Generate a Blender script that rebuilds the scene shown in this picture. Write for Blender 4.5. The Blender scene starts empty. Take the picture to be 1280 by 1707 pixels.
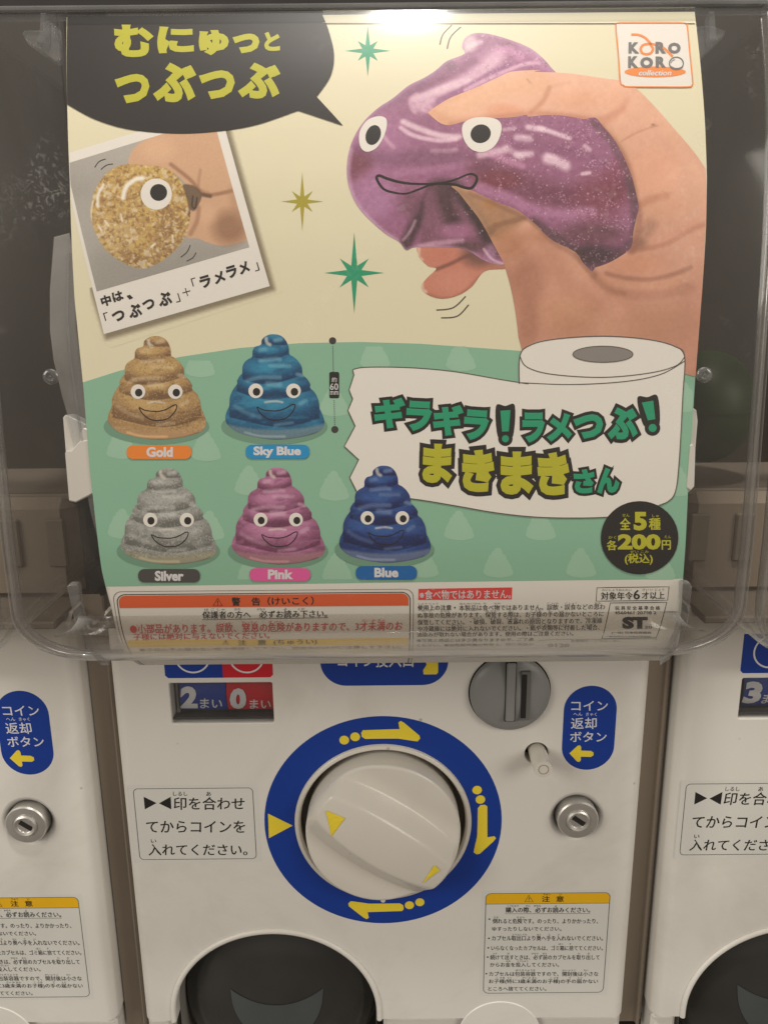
import bpy, math, random
import numpy as np
from mathutils import Matrix, Vector
from mathutils.geometry import delaunay_2d_cdt
random.seed(7)
SC = bpy.context.scene
COL = SC.collection
R = math.radians

# ------------------------------------------------------------------ camera
FPX, PITCH, ROLL, DIST = 1300.0, R(14.0), R(0.5), 0.3748
CP = np.array([0.0, -DIST, 0.0])
F_ = np.array([0, math.cos(PITCH), -math.sin(PITCH)])
U0 = np.array([0, math.sin(PITCH), math.cos(PITCH)])
X0 = np.array([1.0, 0, 0])
RC = math.cos(ROLL) * X0 - math.sin(ROLL) * U0
UC = math.sin(ROLL) * X0 + math.cos(ROLL) * U0
cam = bpy.data.cameras.new("camera"); camo = bpy.data.objects.new("camera", cam); COL.objects.link(camo)
cam.sensor_fit = 'VERTICAL'; cam.sensor_height = 36; cam.lens = FPX / 1707 * 36
cam.clip_start = 0.01; cam.clip_end = 50
m = Matrix.Identity(4)
for i in range(3):
    m[i][0] = RC[i]; m[i][1] = UC[i]; m[i][2] = -F_[i]; m[i][3] = CP[i]
camo.matrix_world = m
SC.camera = camo
# ------------------------------------------------------------------ light (indoor: ceiling lamp, added side fills, dim room)
w = bpy.data.worlds.new("World"); SC.world = w; w.use_nodes = True
bg = w.node_tree.nodes['Background']; bg.inputs[0].default_value = (1.0, 0.88, 0.75, 1); bg.inputs[1].default_value = 0.22
def area(name, loc, tgt, sx, sy, power, col, spread=180):
    l = bpy.data.lights.new(name, 'AREA'); l.shape = 'RECTANGLE'; l.size = sx; l.size_y = sy
    l.energy = power; l.color = col; l.spread = R(spread)
    o = bpy.data.objects.new(name, l); COL.objects.link(o); o.location = loc
    o.rotation_euler = (Vector(tgt) - Vector(loc)).to_track_quat('-Z', 'Y').to_euler()
    return o
lamp = area("ceiling_lamp", (0.042, -0.46, 1.02), (0, -0.05, 0.0), 0.11, 0.11, 9.0, (1.0, 0.96, 0.90)); lamp.data.shape = 'DISK'
area("fill_light_left", (-1.7, -1.35, 0.75), (0, 0, -0.1), 1.0, 1.0, 18.5, (1.0, 0.94, 0.84))  # large unseen fill lamps added at both sides
area("fill_light_right", (1.6, -1.45, 0.75), (0, 0, -0.1), 1.0, 1.0, 14.0, (1.0, 0.94, 0.84))
SC.view_settings.view_transform = 'Standard'; SC.view_settings.look = 'None'
SC.view_settings.exposure = 0.30; SC.view_settings.gamma = 1.0
SC.render.engine = 'CYCLES'
SC.cycles.transparent_max_bounces = 24
SC.cycles.max_bounces = 10; SC.cycles.caustics_reflective = False; SC.cycles.caustics_refractive = False

# ------------------------------------------------------------------ measuring rays
def rays(px, py):
    px = np.atleast_1d(np.asarray(px, float)); py = np.atleast_1d(np.asarray(py, float))
    a = ((px - 640) / FPX)[:, None]; b = ((853.5 - py) / FPX)[:, None]
    return F_[None] + a * RC[None] + b * UC[None]
def project(P):
    d = P - CP[None]
    w_ = d @ F_
    return np.stack([640 + FPX * (d @ RC) / w_, 853.5 - FPX * (d @ UC) / w_], 1)

class Surf:
    """extruded profile: a polyline (y,z) with arclength s; points are (u=x, s)"""
    def __init__(self, yz, x0=0.0):
        yz = np.array(yz, float)
        if yz[0, 1] > yz[-1, 1]: yz = yz[::-1]
        self.y, self.z = yz[:, 0], yz[:, 1]
        self.s = np.concatenate([[0], np.cumsum(np.hypot(np.diff(self.y), np.diff(self.z)))])
        self.x0 = x0
    def from_px(self, px, py):
        d = rays(px, py)
        lo = np.full(len(d), 0.03); hi = np.full(len(d), 1.2)
        def g(t):
            P = CP[None] + d * t[:, None]
            return P[:, 1] - np.interp(P[:, 2], self.z, self.y)
        for _ in range(46):
            mid = (lo + hi) / 2; neg = g(mid) < 0
            lo = np.where(neg, mid, lo); hi = np.where(neg, hi, mid)
        P = CP[None] + d * lo[:, None]
        return np.stack([P[:, 0] - self.x0, np.interp(P[:, 2], self.z, self.s)], 1)
    def to3(self, us, off):
        us = np.asarray(us, float)
        y = np.interp(us[:, 1], self.s, self.y); z = np.interp(us[:, 1], self.s, self.z)
        e = 5e-4
        s1 = np.clip(us[:, 1] - e, self.s[0], self.s[-1]); s2 = np.clip(us[:, 1] + e, self.s[0], self.s[-1])
        ty = np.interp(s2, self.s, self.y) - np.interp(s1, self.s, self.y)
        tz = np.interp(s2, self.s, self.z) - np.interp(s1, self.s, self.z)
        n = np.hypot(ty, tz) + 1e-12
        ny, nz = -tz / n, ty / n
        return np.stack([us[:, 0], y + ny * off, z + nz * off], 1)

def smooth_profile(pts, n=220):
    pts = np.array(sorted(pts, key=lambda p: p[1]), float)
    z = np.linspace(pts[0, 1], pts[-1, 1], n); y = np.interp(z, pts[:, 1], pts[:, 0])
    k = 13; ker = np.hanning(k + 2)[1:-1]; ker /= ker.sum()
    for _ in range(2):
        yp = np.concatenate([2 * y[0] - y[1:k // 2 + 1][::-1], y, 2 * y[-1] - y[-k // 2:-1][::-1]])
        y = np.convolve(yp, ker, 'valid')[:n]
    return np.stack([y, z], 1)
PROF = [(-.0405, .125), (-.0478, .1085), (-.0550, .09), (-.0610, .07), (-.0655, .05), (-.0685, .028), (-.0702, .0065),
        (-.0725, -.027), (-.0745, -.057), (-.0762, -.09), (-.0757, -.11), (-.0733, -.125), (-.0685, -.1354), (-.060, -.145), (-.049, -.152)]
PROF = [(y - .0068, z * .977) for y, z in PROF]
PS = Surf(smooth_profile(PROF))
BS = Surf([(0, -.6), (0, .3)])
XM = float(BS.from_px([636], [1300])[0, 0])       # centre line of the middle machine
PITCHX = 0.300
BS = Surf([(0, -.6), (0, .3)], XM); BS.s = BS.z.copy()     # on the flat panel s is simply the height z

# ------------------------------------------------------------------ colour + materials
def lin(c): 
    c = np.asarray(c, float) / 255
    return np.where(c <= .04045, c / 12.92, ((c + .055) / 1.055) ** 2.4)
GP = 1.0   # print colours are given as seen; gain to paper albedo
MATS = {}
def nodes(name):
    mt = bpy.data.materials.new(name); mt.use_nodes = True
    nt = mt.node_tree; b = nt.nodes['Principled BSDF']
    return mt, nt, b
def mat(name, rgb, rough=.5, metal=0, var=.05, scale=60, bump=0, bscale=200, spec=.5, coat=0, linear=False, grime=0):
    if name in MATS: return MATS[name]
    mt, nt, b = nodes(name)
    c = rgb if linear else tuple(lin(rgb))
    N = nt.nodes; L = nt.links
    tc = N.new('ShaderNodeTexCoord'); nz = N.new('ShaderNodeTexNoise'); nz.inputs['Scale'].default_value = scale; nz.inputs['Detail'].default_value = 6
    L.new(tc.outputs['Object'], nz.inputs['Vector'])
    mx = N.new('ShaderNodeMix'); mx.data_type = 'RGBA'
    mx.inputs[6].default_value = (*[max(0, v * (1 - var)) for v in c], 1); mx.inputs[7].default_value = (*[min(1, v * (1 + var)) for v in c], 1)
    L.new(nz.outputs['Fac'], mx.inputs[0]); L.new(mx.outputs[2], b.inputs['Base Color'])
    b.inputs['Roughness'].default_value = rough; b.inputs['Metallic'].default_value = metal
    b.inputs['Specular IOR Level'].default_value = spec; b.inputs['Coat Weight'].default_value = coat
    if grime:      # smudges and small specks of dirt
        n3 = N.new('ShaderNodeTexNoise'); n3.inputs['Scale'].default_value = 9; n3.inputs['Detail'].default_value = 9; n3.inputs['Roughness'].default_value = .65; n3.inputs['Distortion'].default_value = .6
        L.new(tc.outputs['Object'], n3.inputs['Vector'])
        mr = N.new('ShaderNodeMapRange'); mr.inputs[1].default_value = .48; mr.inputs[2].default_value = .72; mr.inputs[3].default_value = 0; mr.inputs[4].default_value = grime
        L.new(n3.outputs['Fac'], mr.inputs[0])
        vo = N.new('ShaderNodeTexVoronoi'); vo.inputs['Scale'].default_value = 42; L.new(tc.outputs['Object'], vo.inputs['Vector'])
        lt = N.new('ShaderNodeMapRange'); lt.inputs[1].default_value = .028; lt.inputs[2].default_value = .05; lt.inputs[3].default_value = .55; lt.inputs[4].default_value = 0
        L.new(vo.outputs['Distance'], lt.inputs[0]); mxx = N.new('ShaderNodeMath'); mxx.operation = 'MAXIMUM'; L.new(mr.outputs[0], mxx.inputs[0]); L.new(lt.outputs[0], mxx.inputs[1])
        mg = N.new('ShaderNodeMix'); mg.data_type = 'RGBA'; mg.inputs[7].default_value = (c[0] * .42, c[1] * .36, c[2] * .28, 1)
        L.new(mxx.outputs[0], mg.inputs[0]); L.new(mx.outputs[2], mg.inputs[6]); L.new(mg.outputs[2], b.inputs['Base Color'])
        rr = N.new('ShaderNodeMapRange'); rr.inputs[3].default_value = rough * .8; rr.inputs[4].default_value = rough * 1.4; L.new(n3.outputs['Fac'], rr.inputs[0]); L.new(rr.outputs[0], b.inputs['Roughness'])
    if bump:
        n2 = N.new('ShaderNodeTexNoise'); n2.inputs['Scale'].default_value = bscale; n2.inputs['Detail'].default_value = 3
        L.new(tc.outputs['Object'], n2.inputs['Vector'])
        bp = N.new('ShaderNodeBump'); bp.inputs['Strength'].default_value = bump; bp.inputs['Distance'].default_value = .001
        L.new(n2.outputs['Fac'], bp.inputs['Height']); L.new(bp.outputs[0], b.inputs['Normal'])
    MATS[name] = mt; return mt
def ink(rgb, name=None):
    return mat('ink_%02x%02x%02x' % tuple(int(v) for v in rgb), tuple(rgb), rough=.55, var=.03, scale=900, spec=.3)
def clear(name, haze=.02, rough=.04, tint=(.95, .96, .97), fres=1.45, scr=.06, edge=.0, lip=0):
    """thin clear plastic: see-through, glossy by fresnel, with faint milky haze and scratches"""
    if name in MATS: return MATS[name]
    mt = bpy.data.materials.new(name); mt.use_nodes = True; nt = mt.node_tree; N = nt.nodes; L = nt.links
    N.remove(N['Principled BSDF']); out = N['Material Output']
    tr = N.new('ShaderNodeBsdfTransparent'); tr.inputs[0].default_value = (*tint, 1)
    gl = N.new('ShaderNodeBsdfGlossy'); gl.inputs['Roughness'].default_value = rough
    g2 = N.new('ShaderNodeBsdfGlossy'); g2.inputs['Roughness'].default_value = min(.6, rough * 4 + .08)      # hairline scratches spread part of the gloss
    gm = N.new('ShaderNodeMixShader'); gm.inputs[0].default_value = .38; L.new(gl.outputs[0], gm.inputs[1]); L.new(g2.outputs[0], gm.inputs[2]); gl = gm
    df = N.new('ShaderNodeBsdfDiffuse'); df.inputs[0].default_value = (.85, .83, .8, 1)
    lwf = N.new('ShaderNodeLayerWeight'); lwf.inputs[0].default_value = .5      # same reflectance from both faces
    pw = N.new('ShaderNodeMath'); pw.operation = 'POWER'; pw.inputs[1].default_value = 5; L.new(lwf.outputs['Facing'], pw.inputs[0])
    f0 = ((fres - 1) / (fres + 1)) ** 2 * 1.8
    if lip:      # half translucent so the painted lip veil comes out pale
        tl = N.new('ShaderNodeBsdfTranslucent'); tl.inputs[0].default_value = (.95, .93, .9, 1); dm = N.new('ShaderNodeMixShader'); dm.inputs[0].default_value = .5; L.new(df.outputs[0], dm.inputs[1]); L.new(tl.outputs[0], dm.inputs[2]); df = dm
    fr = N.new('ShaderNodeMath'); fr.operation = 'MULTIPLY_ADD'; fr.inputs[1].default_value = 1 - f0; fr.inputs[2].default_value = f0; L.new(pw.outputs[0], fr.inputs[0])
    tc = N.new('ShaderNodeTexCoord'); mp = N.new('ShaderNodeMapping'); mp.inputs['Scale'].default_value = (1, 1, 1)
    L.new(tc.outputs['Object'], mp.inputs[0])
    nz = N.new('ShaderNodeTexNoise'); nz.inputs['Scale'].default_value = 14; nz.inputs['Detail'].default_value = 8; nz.inputs['Distortion'].default_value = 1.5
    L.new(mp.outputs[0], nz.inputs[0])
    nz2 = N.new('ShaderNodeTexNoise'); nz2.inputs['Scale'].default_value = 230; nz2.inputs['Detail'].default_value = 4; nz2.inputs['Distortion'].default_value = 2.5      # fine scuffing
    L.new(mp.outputs[0], nz2.inputs[0])
    r1 = N.new('ShaderNodeMapRange'); r1.inputs[1].default_value = .52; r1.inputs[2].default_value = .68; r1.inputs[3].default_value = 0; r1.inputs[4].default_value = 1
    L.new(nz2.outputs['Fac'], r1.inputs[0])
    r2 = N.new('ShaderNodeMapRange'); r2.inputs[1].default_value = .60; r2.inputs[2].default_value = .75; r2.inputs[3].default_value = 0; r2.inputs[4].default_value = scr
    L.new(nz.outputs['Fac'], r2.inputs[0])
    mu = N.new('ShaderNodeMath'); mu.operation = 'MULTIPLY'; L.new(r1.outputs[0], mu.inputs[0]); L.new(r2.outputs[0], mu.inputs[1])
    r3 = N.new('ShaderNodeMapRange'); r3.inputs[1].default_value = .3; r3.inputs[2].default_value = .75; r3.inputs[3].default_value = haze * .4; r3.inputs[4].default_value = haze * 1.6
    L.new(nz.outputs['Fac'], r3.inputs[0])
    ad = N.new('ShaderNodeMath'); ad.operation = 'ADD'; L.new(mu.outputs[0], ad.inputs[0]); L.new(r3.outputs[0], ad.inputs[1])
    if lip:      # thick bottom edge; its whitish reflection is put into the haze
        sx = N.new('ShaderNodeSeparateXYZ'); L.new(tc.outputs['Object'], sx.inputs[0])
        rl = N.new('ShaderNodeMapRange'); rl.interpolation_type = 'SMOOTHSTEP'; rl.inputs[1].default_value = -.1365; rl.inputs[2].default_value = -.119; rl.inputs[3].default_value = lip; rl.inputs[4].default_value = 0
        L.new(sx.outputs['Z'], rl.inputs[0]); wv = N.new('ShaderNodeTexNoise'); wv.inputs['Scale'].default_value = 5; mp2 = N.new('ShaderNodeMapping'); mp2.inputs['Scale'].default_value = (4, 4, 60)
        L.new(tc.outputs['Object'], mp2.inputs[0]); L.new(mp2.outputs[0], wv.inputs[0]); ml = N.new('ShaderNodeMapRange'); ml.inputs[1].default_value = .3; ml.inputs[2].default_value = .7; ml.inputs[3].default_value = .55; ml.inputs[4].default_value = 1.25
        L.new(wv.outputs['Fac'], ml.inputs[0]); mm = N.new('ShaderNodeMath'); mm.operation = 'MULTIPLY'; L.new(rl.outputs[0], mm.inputs[0]); L.new(ml.outputs[0], mm.inputs[1])
        ab = N.new('ShaderNodeMath'); ab.operation = 'ABSOLUTE'; L.new(sx.outputs['X'], ab.inputs[0])      # only along the front, the corners stay clear
        for so_, v0, v1 in ((sx.outputs['Y'], -.062, -.035), (ab.outputs[0], .104, .132)):
            rk = N.new('ShaderNodeMapRange'); rk.interpolation_type = 'SMOOTHSTEP'; rk.inputs[1].default_value = v0; rk.inputs[2].default_value = v1; rk.inputs[3].default_value = 1; rk.inputs[4].default_value = 0
            L.new(so_, rk.inputs[0]); m5 = N.new('ShaderNodeMath'); m5.operation = 'MULTIPLY'; L.new(mm.outputs[0], m5.inputs[0]); L.new(rk.outputs[0], m5.inputs[1]); mm = m5
        a2 = N.new('ShaderNodeMath'); a2.operation = 'ADD'; a2.use_clamp = True; L.new(ad.outputs[0], a2.inputs[0]); L.new(mm.outputs[0], a2.inputs[1]); ad = a2
    m1 = N.new('ShaderNodeMixShader'); L.new(ad.outputs[0], m1.inputs[0]); L.new(tr.outputs[0], m1.inputs[1]); L.new(df.outputs[0], m1.inputs[2])
    m2 = N.new('ShaderNodeMixShader'); L.new(fr.outputs[0], m2.inputs[0]); L.new(m1.outputs[0], m2.inputs[1]); L.new(gl.outputs[0], m2.inputs[2])
    if edge:  # grazing sheen put in as a pale diffuse layer
        lw = N.new('ShaderNodeLayerWeight'); lw.inputs[0].default_value = .35
        r4 = N.new('ShaderNodeMapRange'); r4.inputs[1].default_value = .45; r4.inputs[2].default_value = 1; r4.inputs[3].default_value = 0; r4.inputs[4].default_value = edge
        L.new(lw.outputs['Facing'], r4.inputs[0])
        d2 = N.new('ShaderNodeBsdfDiffuse'); d2.inputs[0].default_value = (.75, .75, .74, 1)
        m3 = N.new('ShaderNodeMixShader'); L.new(r4.outputs[0], m3.inputs[0]); L.new(m2.outputs[0], m3.inputs[1]); L.new(d2.outputs[0], m3.inputs[2]); m2 = m3
    L.new(m2.outputs[0], out.inputs[0])
    MATS[name] = mt; return mt
def glass(name, rough=.03, col=(.97, .98, 1)):
    if name in MATS: return MATS[name]
    mt, nt, b = nodes(name)
    b.inputs['Base Color'].default_value = (*col, 1); b.inputs['Transmission Weight'].default_value = 1; b.inputs['Roughness'].default_value = rough; b.inputs['IOR'].default_value = 1.49
    MATS[name] = mt; return mt
def printed(name='printed_picture', rough=.5):
    if name in MATS: return MATS[name]
    mt, nt, b = nodes(name); N = nt.nodes
    at = N.new('ShaderNodeAttribute'); at.attribute_name = 'print'
    nt.links.new(at.outputs['Color'], b.inputs['Base Color']); b.inputs['Roughness'].default_value = rough; b.inputs['Specular IOR Level'].default_value = .3
    MATS[name] = mt; return mt

# ------------------------------------------------------------------ object helpers
def obj(name, V, Fc, mt, parent=None, smooth=False, angle=None, label=None, cols=None):
    me = bpy.data.meshes.new(name); me.from_pydata([tuple(v) for v in np.asarray(V, float)], [], [tuple(int(i) for i in f) for f in Fc])
    if cols is not None:
        a = me.color_attributes.new('print', 'FLOAT_COLOR', 'POINT')
        a.data.foreach_set('color', np.concatenate([cols, np.ones((len(cols), 1))], 1).astype(np.float32).ravel())
    me.materials.append(mt)
    if smooth:
        me.shade_smooth()
        if angle: me.set_sharp_from_angle(angle=R(angle))
    me.update()
    o = bpy.data.objects.new(name, me); COL.objects.link(o)
    if parent: o.parent = parent
    if label: o['label'] = label
    return o
def link(name, me, parent, loc=(0, 0, 0)):
    o = bpy.data.objects.new(name, me); COL.objects.link(o); o.parent = parent; o.location = loc; return o
def empty(name, loc, label, cat, group=None):
    o = bpy.data.objects.new(name, None); o.empty_display_size = .02; COL.objects.link(o); o.location = loc
    o['label'] = label; o['category'] = cat
    if group: o['group'] = group
    return o
def tag(o, label, cat, group=None):
    o['label'] = label; o['category'] = cat
    if group: o['group'] = group
    return o
class MB:
    def __init__(s): s.V = []; s.F = []; s.n = 0
    def add(s, V, Fc):
        V = np.asarray(V, float).reshape(-1, 3); s.V.append(V); s.F += [tuple(i + s.n for i in f) for f in Fc]; s.n += len(V); return s
    def build(s, name, mt, parent=None, **k): return obj(name, np.concatenate(s.V), s.F, mt, parent, **k)
def rbox(mb, c, sz, bev=.001):
    """box with chamfered edges"""
    x, y, z = [v / 2 for v in sz]; b = min(bev, x * .9, y * .9, z * .9)
    V = []; idx = {}
    for sx in (-1, 1):
        for sy in (-1, 1):
            for sz_ in (-1, 1):
                for k in range(3):
                    p = [sx * x, sy * y, sz_ * z]
                    for j in range(3):
                        if j != k: p[j] -= (sx, sy, sz_)[j] * b
                    idx[(sx, sy, sz_, k)] = len(V); V.append([p[i] + c[i] for i in range(3)])
    Fc = []
    for k in range(3):
        o = [j for j in range(3) if j != k]
        for s in (-1, 1):
            q = []
            for a, d in ((-1, -1), (1, -1), (1, 1), (-1, 1)):
                t = [0, 0, 0]; t[k] = s; t[o[0]] = a; t[o[1]] = d; q.append(idx[(*t, k)])
            Fc.append(q)
    for k in range(3):
        o = [j for j in range(3) if j != k]
        for a in (-1, 1):
            for d in (-1, 1):
                t1 = [0, 0, 0]; t2 = [0, 0, 0]; t1[o[0]] = t2[o[0]] = a; t1[o[1]] = t2[o[1]] = d; t1[k] = -1; t2[k] = 1
                Fc.append([idx[(*t1, o[0])], idx[(*t2, o[0])], idx[(*t2, o[1])], idx[(*t1, o[1])]])
    for sx in (-1, 1):
        for sy in (-1, 1):
            for sz_ in (-1, 1): Fc.append([idx[(sx, sy, sz_, k)] for k in range(3)])
    mb.add(V, Fc)
def lathe(mb, prof, c, n=64, ax='y'):
    """prof list of (r, d): d along -y (outwards from the panel) at centre c"""
    V = []; Fc = []
    for r, d in prof:
        for i in range(n):
            a = 2 * math.pi * i / n
            V.append((c[0] + r * math.cos(a), c[1] - d, c[2] + r * math.sin(a)))
    m_ = len(prof)
    for j in range(m_ - 1):
        for i in range(n):
            k = (i + 1) % n
            Fc.append((j * n + i, j * n + k, (j + 1) * n + k, (j + 1) * n + i))
    if prof[0][0] > 1e-6 and False: pass
    if prof[-1][0] < 1e-4:
        pass
    mb.add(V, Fc)
def disc_cap(mb, r, d, c, n=64):
    V = [(c[0] + r * math.cos(2 * math.pi * i / n), c[1] - d, c[2] + r * math.sin(2 * math.pi * i / n)) for i in range(n)]
    mb.add(V, [tuple(range(n))])

def poly_area(p): 
    p = np.asarray(p); x, y = p[:, 0], p[:, 1]
    return .5 * np.sum(x * np.roll(y, -1) - np.roll(x, -1) * y)
def inside(P, poly):
    x, y = P[:, 0], P[:, 1]; c = np.zeros(len(P), bool); q = np.asarray(poly); n = len(q)
    for i in range(n):
        x1, y1 = q[i]; x2, y2 = q[(i + 1) % n]
        if y1 == y2: continue
        t = ((y1 > y) != (y2 > y)) & (x < (x2 - x1) * (y - y1) / (y2 - y1) + x1); c ^= t
    return c
def seg_dist(P, pts, closed=False):
    pts = np.asarray(pts, float); d = np.full(len(P), 1e9)
    n = len(pts) - (0 if closed else 1)
    for i in range(n):
        a = pts[i]; b = pts[(i + 1) % len(pts)]; ab = b - a; l = ab @ ab + 1e-12
        t = np.clip(((P - a) @ ab) / l, 0, 1); q = P - a - t[:, None] * ab
        d = np.minimum(d, np.hypot(q[:, 0], q[:, 1]))
    return d
def cdt(poly, holes=(), sp=None):
    """triangulate polygon (2D) with holes and interior points"""
    S = 1000.0
    loops = [np.asarray(poly, float)] + [np.asarray(h, float) for h in holes]
    pts = []; edges = []
    for lp in loops:
        n0 = len(pts); k = len(lp)
        pts += [tuple(p * S) for p in lp]; edges += [(n0 + i, n0 + (i + 1) % k) for i in range(k)]
    if sp:
        mn = loops[0].min(0); mx = loops[0].max(0)
        gx = np.arange(mn[0] + sp / 2, mx[0], sp); gy = np.arange(mn[1] + sp / 2, mx[1], sp * .87)
        G = np.stack(np.meshgrid(gx, gy), -1); G[1::2, :, 0] += sp / 2; G = G.reshape(-1, 2)
        k = inside(G, loops[0])
        for h in loops[1:]: k &= ~inside(G, h)
        G = G[k]
        if len(G):
            dd = np.minimum.reduce([seg_dist(G, l, True) for l in loops]); G = G[dd > sp * .4]
            pts += [tuple(p * S) for p in G]
    V, E, Fc, *_ = delaunay_2d_cdt([Vector(p) for p in pts], edges, [], 2 if not holes else 2, 1e-7, False)
    V = np.array([(v[0], v[1]) for v in V]) / S
    Fc = [tuple(f) for f in Fc]
    if holes or True:
        cen = np.array([V[list(f)].mean(0) for f in Fc]); k = inside(cen, loops[0])
        for h in loops[1:]: k &= ~inside(cen, h)
        Fc = [f for f, kk in zip(Fc, k) if kk]
    return V, Fc
def curve(pts, closed=True, n=8):
    """Catmull-Rom through points"""
    p = np.asarray(pts, float); N_ = len(p); out = []
    rng = range(N_) if closed else range(N_ - 1)
    for i in rng:
        if closed: a, b, c, d = p[(i - 1) % N_], p[i], p[(i + 1) % N_], p[(i + 2) % N_]
        else: a, b, c, d = p[max(i - 1, 0)], p[i], p[i + 1], p[min(i + 2, N_ - 1)]
        for k in range(n):
            t = k / n; out.append(.5 * ((2 * b) + (-a + c) * t + (2 * a - 5 * b + 4 * c - d) * t * t + (-a + 3 * b - 3 * c + d) * t ** 3))
    if not closed: out.append(p[-1])
    return np.array(out)
def rrect(x0, y0, x1, y1, r, n=6):
    o = []
    for cx, cy, a0 in ((x1 - r, y1 - r, 0), (x0 + r, y1 - r, 90), (x0 + r, y0 + r, 180), (x1 - r, y0 + r, 270)):
        for i in range(n + 1):
            a = R(a0 + 90 * i / n); o.append((cx + r * math.cos(a), cy + r * math.sin(a)))
    return np.array(o)
def ell(cx, cy, rx, ry=None, n=40, rot=0):
    ry = ry or rx; a = np.linspace(0, 2 * np.pi, n, endpoint=False); x = rx * np.cos(a); y = ry * np.sin(a); c, s = math.cos(rot), math.sin(rot)
    return np.stack([cx + x * c - y * s, cy + x * s + y * c], 1)
L0 = 4.0e-5     # thickness of one layer of print
def shape(sf, name, pts, mt, layer, parent, px=True, sp=.0035, holes=(), colfn=None, label=None, geo=None):
    """flat print (ink film) on a surface; pts in measured photo pixels (px) or surface metres"""
    us = sf.from_px(*np.asarray(pts, float).T) if px else np.asarray(pts, float)
    if sf is PS and len(us) > 2:      # long straight edges follow the bend of the sheet
        q = []
        for i in range(len(us)):
            a, b = us[i], us[(i + 1) % len(us)]; k = max(1, int(np.hypot(*(b - a)) / .003)); q += [a + (b - a) * j / k for j in range(k)]
        us = np.array(q)
    hs = [sf.from_px(*np.asarray(h, float).T) if px else np.asarray(h, float) for h in holes]
    ext = np.ptp(us, axis=0).max()
    V, Fc = cdt(us, hs, sp if ext > sp * 1.5 else None)
    P = sf.to3(V, layer * L0)
    # make faces look outwards (-y)
    a, b, c = P[list(Fc[0])[:3]] if len(Fc) else P[:3]
    if np.cross(b - a, c - a)[1] > 0: Fc = [f[::-1] for f in Fc]
    if geo is not None: geo.add(P, Fc); return None
    cols = None
    if colfn is not None:
        Q = project(P + np.array([[sf.x0, 0, 0]])); cols = np.clip(lin(np.clip(colfn(Q[:, 0], Q[:, 1]), 0, 255)) * GP, 0, .95)
        mt = mt or printed()
    return obj(name, P, Fc, mt, parent, label=label, cols=cols)
def ribbon_us(us, w, closed=False):
    us = np.asarray(us, float); n = len(us)
    if closed: t = np.roll(us, -1, 0) - np.roll(us, 1, 0)
    else: t = np.gradient(us, axis=0)
    t /= (np.linalg.norm(t, axis=1)[:, None] + 1e-12); nn = np.stack([-t[:, 1], t[:, 0]], 1)
    w = np.broadcast_to(np.asarray(w, float), (n,))[:, None]
    V = np.concatenate([us + nn * w / 2, us - nn * w / 2]); m_ = n if closed else n - 1
    return V, [(i, (i + 1) % n, n + (i + 1) % n, n + i) for i in range(m_)]
def line(sf, name, pts, wpx, mt, layer, parent, closed=False, px=True, smooth=False, geo=None, nseg=8):
    p = curve(pts, closed, nseg) if smooth else np.asarray(pts, float)
    us = sf.from_px(*p.T) if px else p
    q = []
    for i in range(len(us) - (0 if closed else 1)):       # resample long segments
        a, b = us[i], us[(i + 1) % len(us)]; k = max(1, int(np.hypot(*(b - a)) / .004))
        q += [a + (b - a) * j / k for j in range(k)]
    if not closed: q.append(us[-1])
    V, Fc = ribbon_us(q, np.interp(np.linspace(0, 1, len(q)), np.linspace(0, 1, np.size(wpx)), np.atleast_1d(wpx)) * .000232, closed)
    P = sf.to3(V, layer * L0)
    if np.cross(P[Fc[0][1]] - P[Fc[0][0]], P[Fc[0][2]] - P[Fc[0][0]])[1] > 0: Fc = [f[::-1] for f in Fc]
    if geo is not None: geo.add(P, Fc); return
    return obj(name, P, Fc, mt, parent)
_tc = {}
def glyphs(s, bold, pop, shear=0):
    k = (s, bold, pop, shear)
    if k in _tc: return _tc[k]
    cu = bpy.data.curves.new('t', 'FONT'); cu.body = s; cu.resolution_u = 3 if pop else 2; cu.shear = shear
    if pop: cu.bevel_depth = bold; cu.bevel_resolution = 1
    else: cu.offset = bold
    o = bpy.data.objects.new('t', cu); COL.objects.link(o)
    dg = bpy.context.evaluated_depsgraph_get(); me = bpy.data.meshes.new_from_object(o.evaluated_get(dg))
    n = len(me.vertices); V = np.zeros(n * 3); me.vertices.foreach_get('co', V); V = V.reshape(-1, 3)
    Fc = [tuple(p.vertices) for p in me.polygons]
    if pop:     # keep only what faces the reader
        nz = np.array([p.normal[2] for p in me.polygons]); Fc = [f for f, z in zip(Fc, nz) if z > .02]
    bpy.data.objects.remove(o); bpy.data.curves.remove(cu); bpy.data.meshes.remove(me)
    _tc[k] = (V, Fc); return _tc[k]
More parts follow.
